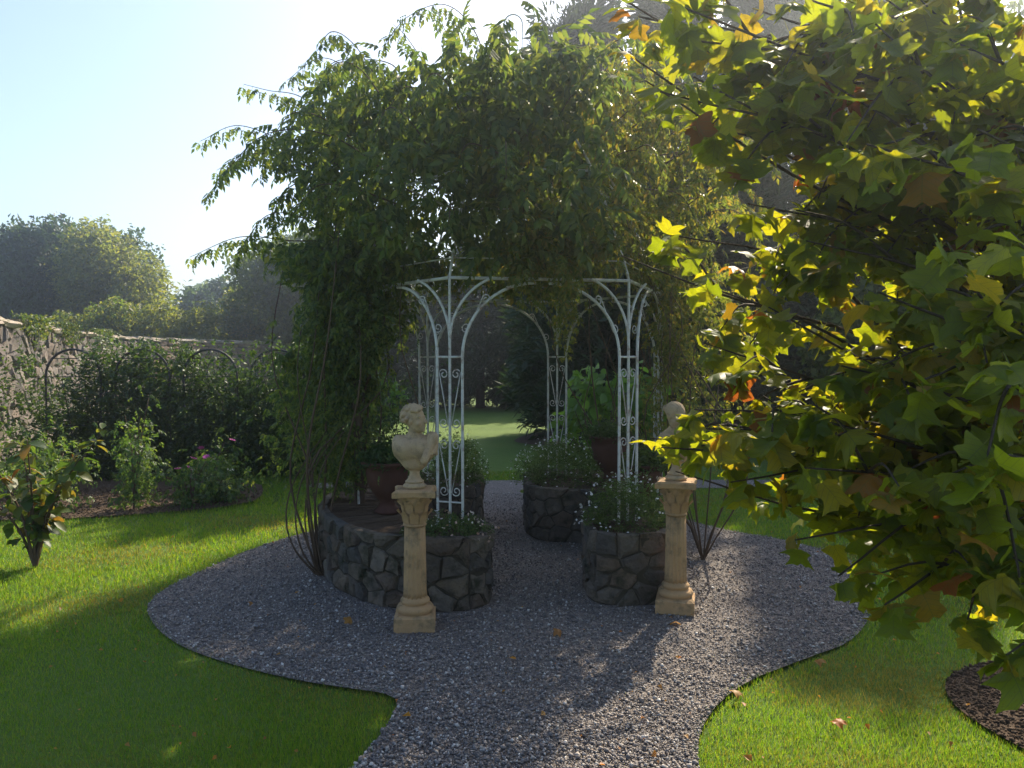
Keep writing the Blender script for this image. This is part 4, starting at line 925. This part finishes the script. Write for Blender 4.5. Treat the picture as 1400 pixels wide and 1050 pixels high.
# fringe hanging below the ring
fb = (.95, 7.5, .43); fr_ = np.concatenate([mass(1000, -PI * .49, -PI * .36, 31, .3, 2.06, 2.6, 1.42), mass(260, -PI * .25, -PI * .1, 36, .3, 2.15, 2.6, 1.42), mass(600, PI * .1, PI * .9, 32, .3, 2.05, 2.6, 1.4)]); fr_ = fr_[fr_[:, 2] < 2.75]
def hang(n, a0, a1, z0, z1, seed):
    g = np.random.default_rng(seed); a = g.uniform(a0, a1, n); m = .5 + .5 * np.sin((a - a0) / (a1 - a0) * PI); r = g.uniform(1.12, 1.42, n); z = z1 - (z1 - z0) * g.random(n) ** 1.3 * m * (.6 + .4 * np.sin(a * 23)); return np.stack([GC[0] + r * np.cos(a), GC[1] + r * np.sin(a), z], -1)
fr_ = np.concatenate([fr_, hang(420, -PI * .51, -PI * .33, 1.98, 2.4, 38), hang(150, -PI * .24, -PI * .1, 2.0, 2.4, 39)])
climber('yellowing climber hanging in tufts under the roof ring at the far gazebo post', fb, [leaves(fr_, 33, .09), leaves(column(160, (.5, 7.6), .12, 1.6, 2.3, 34), 34, .08)], canes(6, fb, [(.5, 7.6, 2.2), (.9, 7.2, 2.4)], 35, .008, .1), 'climb2')
# twigs through the dome
# bright shrub behind the gazebo
M['bright'] = leafmat('bright_leaf', [(.05, .12, .02), (.08, .17, .03), (.11, .20, .035)], trans=.45)
t = thing('leafy_shrub', 'bright green broad leaved shrub behind the right gazebo posts', 'shrub', (1.15, 8.75, 0)); g = np.random.default_rng(61)
P = lumpy(620, (0, 0, 1.0), (.75, .5, .62), 14, 61, .4, .3); v, f = scatter(big_leaf(.32, .25), P, facing(P, np.array((0, .3, .6)), .05), g.uniform(.09, .17, len(P))); obj('foliage', arrmesh('foliage', v, f, M['bright'], True), t)
obj('stem', arrmesh('stem', *join(canes(8, (0, 0, 0), [(-.4, 0, 1.1), (.4, 0, 1.2), (0, 0, 1.4), (.2, -.2, 1.0)], 62, .014, .1)), M['twig'], True), t)
t = thing('leafy_shrub', 'thin young shrub with pale leaves behind the man\'s bust', 'shrub', (-1.75, 10.9, 0)); P = lumpy(130, (0, 0, .95), (.38, .3, .45), 8, 63, .4, .3); g = np.random.default_rng(63)
v, f = scatter(big_leaf(.28, .2), P, facing(P, np.array((0, .3, .6))), g.uniform(.08, .13, len(P))); obj('foliage', arrmesh('foliage', v, f, M['bright'], True), t)
obj('stem', arrmesh('stem', *join(canes(5, (0, 0, 0), [(-.2, 0, 1.0), (.2, 0, 1.1), (0, 0, 1.3)], 64, .009, .06)), M['twig'], True), t)

# ------------------------------------------------------------------ overhanging tulip-leaved tree
M['tulip'] = leafmat('lobed_leaf', [(.0, (.040, .074, .013)), (.5, (.064, .106, .017)), (.85, (.11, .138, .022)), (.95, (.17, .15, .03)), (.985, (.17, .10, .03)), (1., (.16, .035, .02))],
                     [(.0, (.36, .46, .010)), (.5, (.52, .56, .012)), (.85, (.68, .60, .015)), (.97, (.66, .44, .02)), (1., (.5, .12, .02))], trans=.52, rough=.5, spots=.5, scale=14, veins=.5)
def overhang():
    tb = np.array((2.75, 3.35, 0)); t = thing('overhanging_tree', 'tree with large lobed yellow green leaves overhanging the right foreground', 'tree', tuple(tb)); g = np.random.default_rng(99)
    wood = []; trunk = curve([tb, tb + (.03, .05, 1.2), tb + (-.05, .0, 2.6), tb + (.02, .1, 4.2), tb + (-.05, .1, 6.0)], 14); wood.append(tube(trunk, np.linspace(.085, .02, 14), 8))
    tg = []
    for px, py, Z in ((835, 345, 2.9), (905, 320, 2.7), (960, 390, 2.6), (965, 470, 2.9), (890, 600, 2.6), (905, 612, 2.5), (930, 585, 2.55), (925, 645, 2.6), (960, 610, 2.5), (950, 560, 2.4), (1000, 660, 2.5), (1090, 740, 2.3), (1150, 790, 2.2), (1215, 830, 2.1), (1330, 850, 2.0), (1385, 900, 1.9), (1100, 640, 2.1), (1200, 700, 2.6), (1300, 650, 1.9),
                      (1024, 19, 2.5), (842, 70, 2.6), (855, 10, 2.5), (880, 115, 2.5), (910, 10, 2.3), (945, 110, 2.3), (890, 60, 2.9), (960, 40, 2.7), (930, 60, 2.4), (870, 30, 2.5), (900, 130, 2.3), (980, 180, 2.5), (1100, 100, 2.2), (1190, 40, 2.1), (1180, 200, 1.9), (1290, 60, 2.0), (1330, 180, 1.7), (1380, 320, 1.5), (1290, 330, 1.7), (1200, 400, 1.9), (1100, 330, 2.4), (1050, 420, 2.5), (1150, 500, 2.3), (1260, 520, 1.9), (1370, 480, 1.6), (1370, 620, 1.7), (1060, 560, 2.3), (1020, 280, 2.6),
                      (1350, 20, 2.6), (1385, 100, 2.3), (1250, 8, 2.4), (1392, 25, 2.2), (1320, 110, 2.6), (1180, -10, 2.5), (1080, 0, 2.3), (1385, 180, 2.7), (1150, 300, 3.0), (1250, 240, 3.1), (1130, 440, 3.1), (1250, 600, 3.0), (1380, 720, 2.4), (1340, 380, 3.2), (1380, 780, 3.0), (1230, 120, 3.1)): tg.append(W(px, py, Z))
    twigs = []
    LIM = ([-200, 0, 130, 200, 260, 300, 345, 390, 450, 540, 590, 640, 690, 760, 800, 850, 920, 1000], [800, 835, 870, 955, 985, 880, 838, 930, 955, 965, 880, 925, 1030, 1085, 1140, 1190, 1330, 1450])
    def out(p): return p[1] < .9 or 700 + 1080 * p[0] / p[1] < np.interp(488 + 1080 * (EYE - p[2]) / p[1], *LIM) + 12
    for e in tg:
        zb = min(max(.75, e[2] - g.uniform(.25, .9) - .15 * abs(e[0] - tb[0])), 5.2); b = np.array([np.interp(zb, trunk[:, 2], trunk[:, i]) for i in range(3)])
        m1 = b + (e - b) * .4 + np.array((0, 0, .10)) + g.normal(size=3) * .06; m2 = b + (e - b) * .75 + np.array((0, 0, .10)) + g.normal(size=3) * .05
        P = curve([b, m1, m2, e], 40)
        while len(P) > 20 and out(P[-1] + np.array((.05, 0, .03))): P = P[:-1]
        P = resample(P, np.linalg.norm(np.diff(P, axis=0), axis=1).sum() / 17.001, False); P = P[:18] if len(P) >= 18 else np.concatenate([P, np.repeat(P[-1:], 18 - len(P), 0) + np.arange(1, 19 - len(P))[:, None] * 1e-3]); wood.append(tube(P, np.linspace(.015, .0025, 18), 6)); twigs.append((P[5:], 1.0))
        for q in range(7):
            s = g.integers(6, 16); d = P[s] - P[s - 1]; d /= np.linalg.norm(d); o = np.cross(d, g.normal(size=3)); o /= np.linalg.norm(o); L = g.uniform(.2, .45); e2 = P[s] + d * L * .6 + o * L * .6 + np.array((0, 0, -.04))
            if out(e2) or out(P[s]): continue
            Q = curve([P[s], (P[s] + e2) / 2 + np.array((0, 0, .04)), e2], 7); wood.append(tube(Q, np.linspace(.006, .0025, 7), 4)); twigs.append((Q, .9))
    v, f = join(wood); obj('branch', arrmesh('branch', v - tb, f, M['bark'], True), t)
    pts = []; dirs = []
    for P, w in twigs:
        n = int(len(P) * 1.3 * w) + 2
        for s in np.concatenate([g.random(n) ** .8, [.97, .995, 1.0, 1.0]]) * (len(P) - 1.01): i = int(s); pts.append(P[i] + (P[i + 1] - P[i]) * (s - i)); dirs.append(P[min(i + 1, len(P) - 1)] - P[i])
    P = np.array(pts); D = np.array(dirs); n = len(P)
    yaw = np.arctan2(-D[:, 0], D[:, 1]) + np.where(g.random(n) < .5, 1, -1) * g.uniform(.3, 1.7, n); pitch = g.normal(size=n) * .45 - .75; roll = g.normal(size=n) * .55
    S = g.uniform(.050, .105, n); Mx = rots(yaw, pitch, roll); P = P + np.einsum('nij,j->ni', Mx, np.array((0, .35, -.16))) * S[:, None]
    # the crown keeps clear of the gazebo side
    C = P + np.einsum('nij,j->ni', Mx, np.array((0, .4, 0))) * S[:, None]
    px = 700 + 1080 * C[:, 0] / C[:, 1]; py = 488 + 1080 * (EYE - C[:, 2]) / C[:, 1]
    lim = np.interp(py, *LIM) - 6
    ok = (C[:, 1] > .9) & (px > lim) & (C[:, 2] > .35); P, Mx, S, C = P[ok], Mx[ok], S[ok], C[ok]; px, py = px[ok], py[ok]
    vis = (px < 1440) & (py > -60) & (py < 1080); order = np.argsort(np.where(vis, C[:, 1], 99 + C[:, 1]))
    LV = [tulip_leaf(*c) for c in ((.10, 0, 1), (.35, .2, 1.15), (-.2, -.15, .92), (.6, -.25, 1.05), (.22, .45, .9))]; LMs = [arrmesh('leaf', *l, M['tulip'], True, uv=l[0][:, :2]) for l in LV]
    for i in order[:300]:
        o = bpy.data.objects.new('leaf', LMs[i % 5]); link(o, t); o.matrix_local = Matrix.LocRotScale(Vector(P[i] - tb), Matrix(Mx[i].tolist()), Vector((S[i],) * 3))
    rest = order[300:]; parts = []; uvs = []
    for k in range(5): s = rest[k::5]; parts.append(scatter(LV[k], P[s] - tb, Mx[s], S[s])); uvs.append(np.tile(LV[k][0][:, :2], (len(s), 1)))
    v, f = join(parts); tag(obj('foliage', arrmesh('foliage', v, f, M['tulip'], True, uv=np.concatenate(uvs)), t), kind='stuff'); print('tulip leaves', n, len(P))
overhang()

# ------------------------------------------------------------------ fallen leaves
M['fallen'] = leafmat('fallen_leaf', [(.40, .12, .03), (.32, .17, .04), (.22, .09, .04)], trans=.3)
fm = arrmesh('fallen_leaf', *tulip_leaf(.5, .2), M['fallen'], True)
for px, py, lb in ((1121, 919, 'orange fallen leaf on the right gravel edge'), (1008, 963, 'tan fallen leaf on the right lawn corner'), (478, 858, 'red brown fallen leaf on the gravel left of the left pedestal'), (768, 876, 'brown fallen leaf on the gravel between the pedestals'), (926, 862, 'brown fallen leaf on the gravel just before the right pedestal'), (1150, 1008, 'dull fallen leaf in the tree shade on the right lawn')):
    x, y = G(px, py); obj_ = obj('fallen_leaf', fm, None, (x, y, .035), (random.gauss(0, .2), random.gauss(0, .3), random.uniform(0, 6)), (.055,) * 3); tag(obj_, lb, 'leaf', 'fallen leaves')

def litter():
    n = 230; Z = 3 + 5 * rng.random(n) ** 1.4; P = np.stack([rng.uniform(-.6, .62, n) * Z, Z, np.full(n, .024)], -1); P = P[~inpoly(P, LBED) & ~inpoly(P, RBED)]; n = len(P)
    v, f = scatter(leaflet(.4, .3, .2), P, rots(rng.uniform(0, 6.3, n), rng.normal(size=n) * .3, rng.normal(size=n) * .5), rng.gamma(4, .004, n)); tag(obj('leaf_litter', arrmesh('leaf_litter', v, f, M['fallen'])), 'small brown leaf scraps strewn over gravel and lawn', 'leaf litter', kind='stuff')
litter()

# ------------------------------------------------------------------ air volume added for lens glare and blue distance
def glare_haze(density=.0048, g=.84):
    m = bpy.data.materials.new('glare_haze'); m.use_nodes = True; t = m.node_tree; t.nodes.clear(); o = N(t, 'ShaderNodeOutputMaterial'); v = N(t, 'ShaderNodeVolumePrincipled')
    v.inputs['Color'].default_value = (.78, .87, 1.0, 1); v.inputs['Density'].default_value = density; v.inputs['Anisotropy'].default_value = g; t.links.new(v.outputs[0], o.inputs['Volume'])
    x0, x1, y0, y1, z0, z1 = -280, 280, -140, 320, -1.2, 16
    V = [(x, y, z) for x in (x0, x1) for y in (y0, y1) for z in (z0, z1)]; F = [(0, 1, 3, 2), (4, 6, 7, 5), (0, 4, 5, 1), (2, 3, 7, 6), (0, 2, 6, 4), (1, 5, 7, 3)]
    tag(obj('glare_haze', mesh('glare_haze', V, F, m)), 'thin air volume added to imitate the veil of lens glare', 'glare_haze', kind='stuff')
glare_haze()
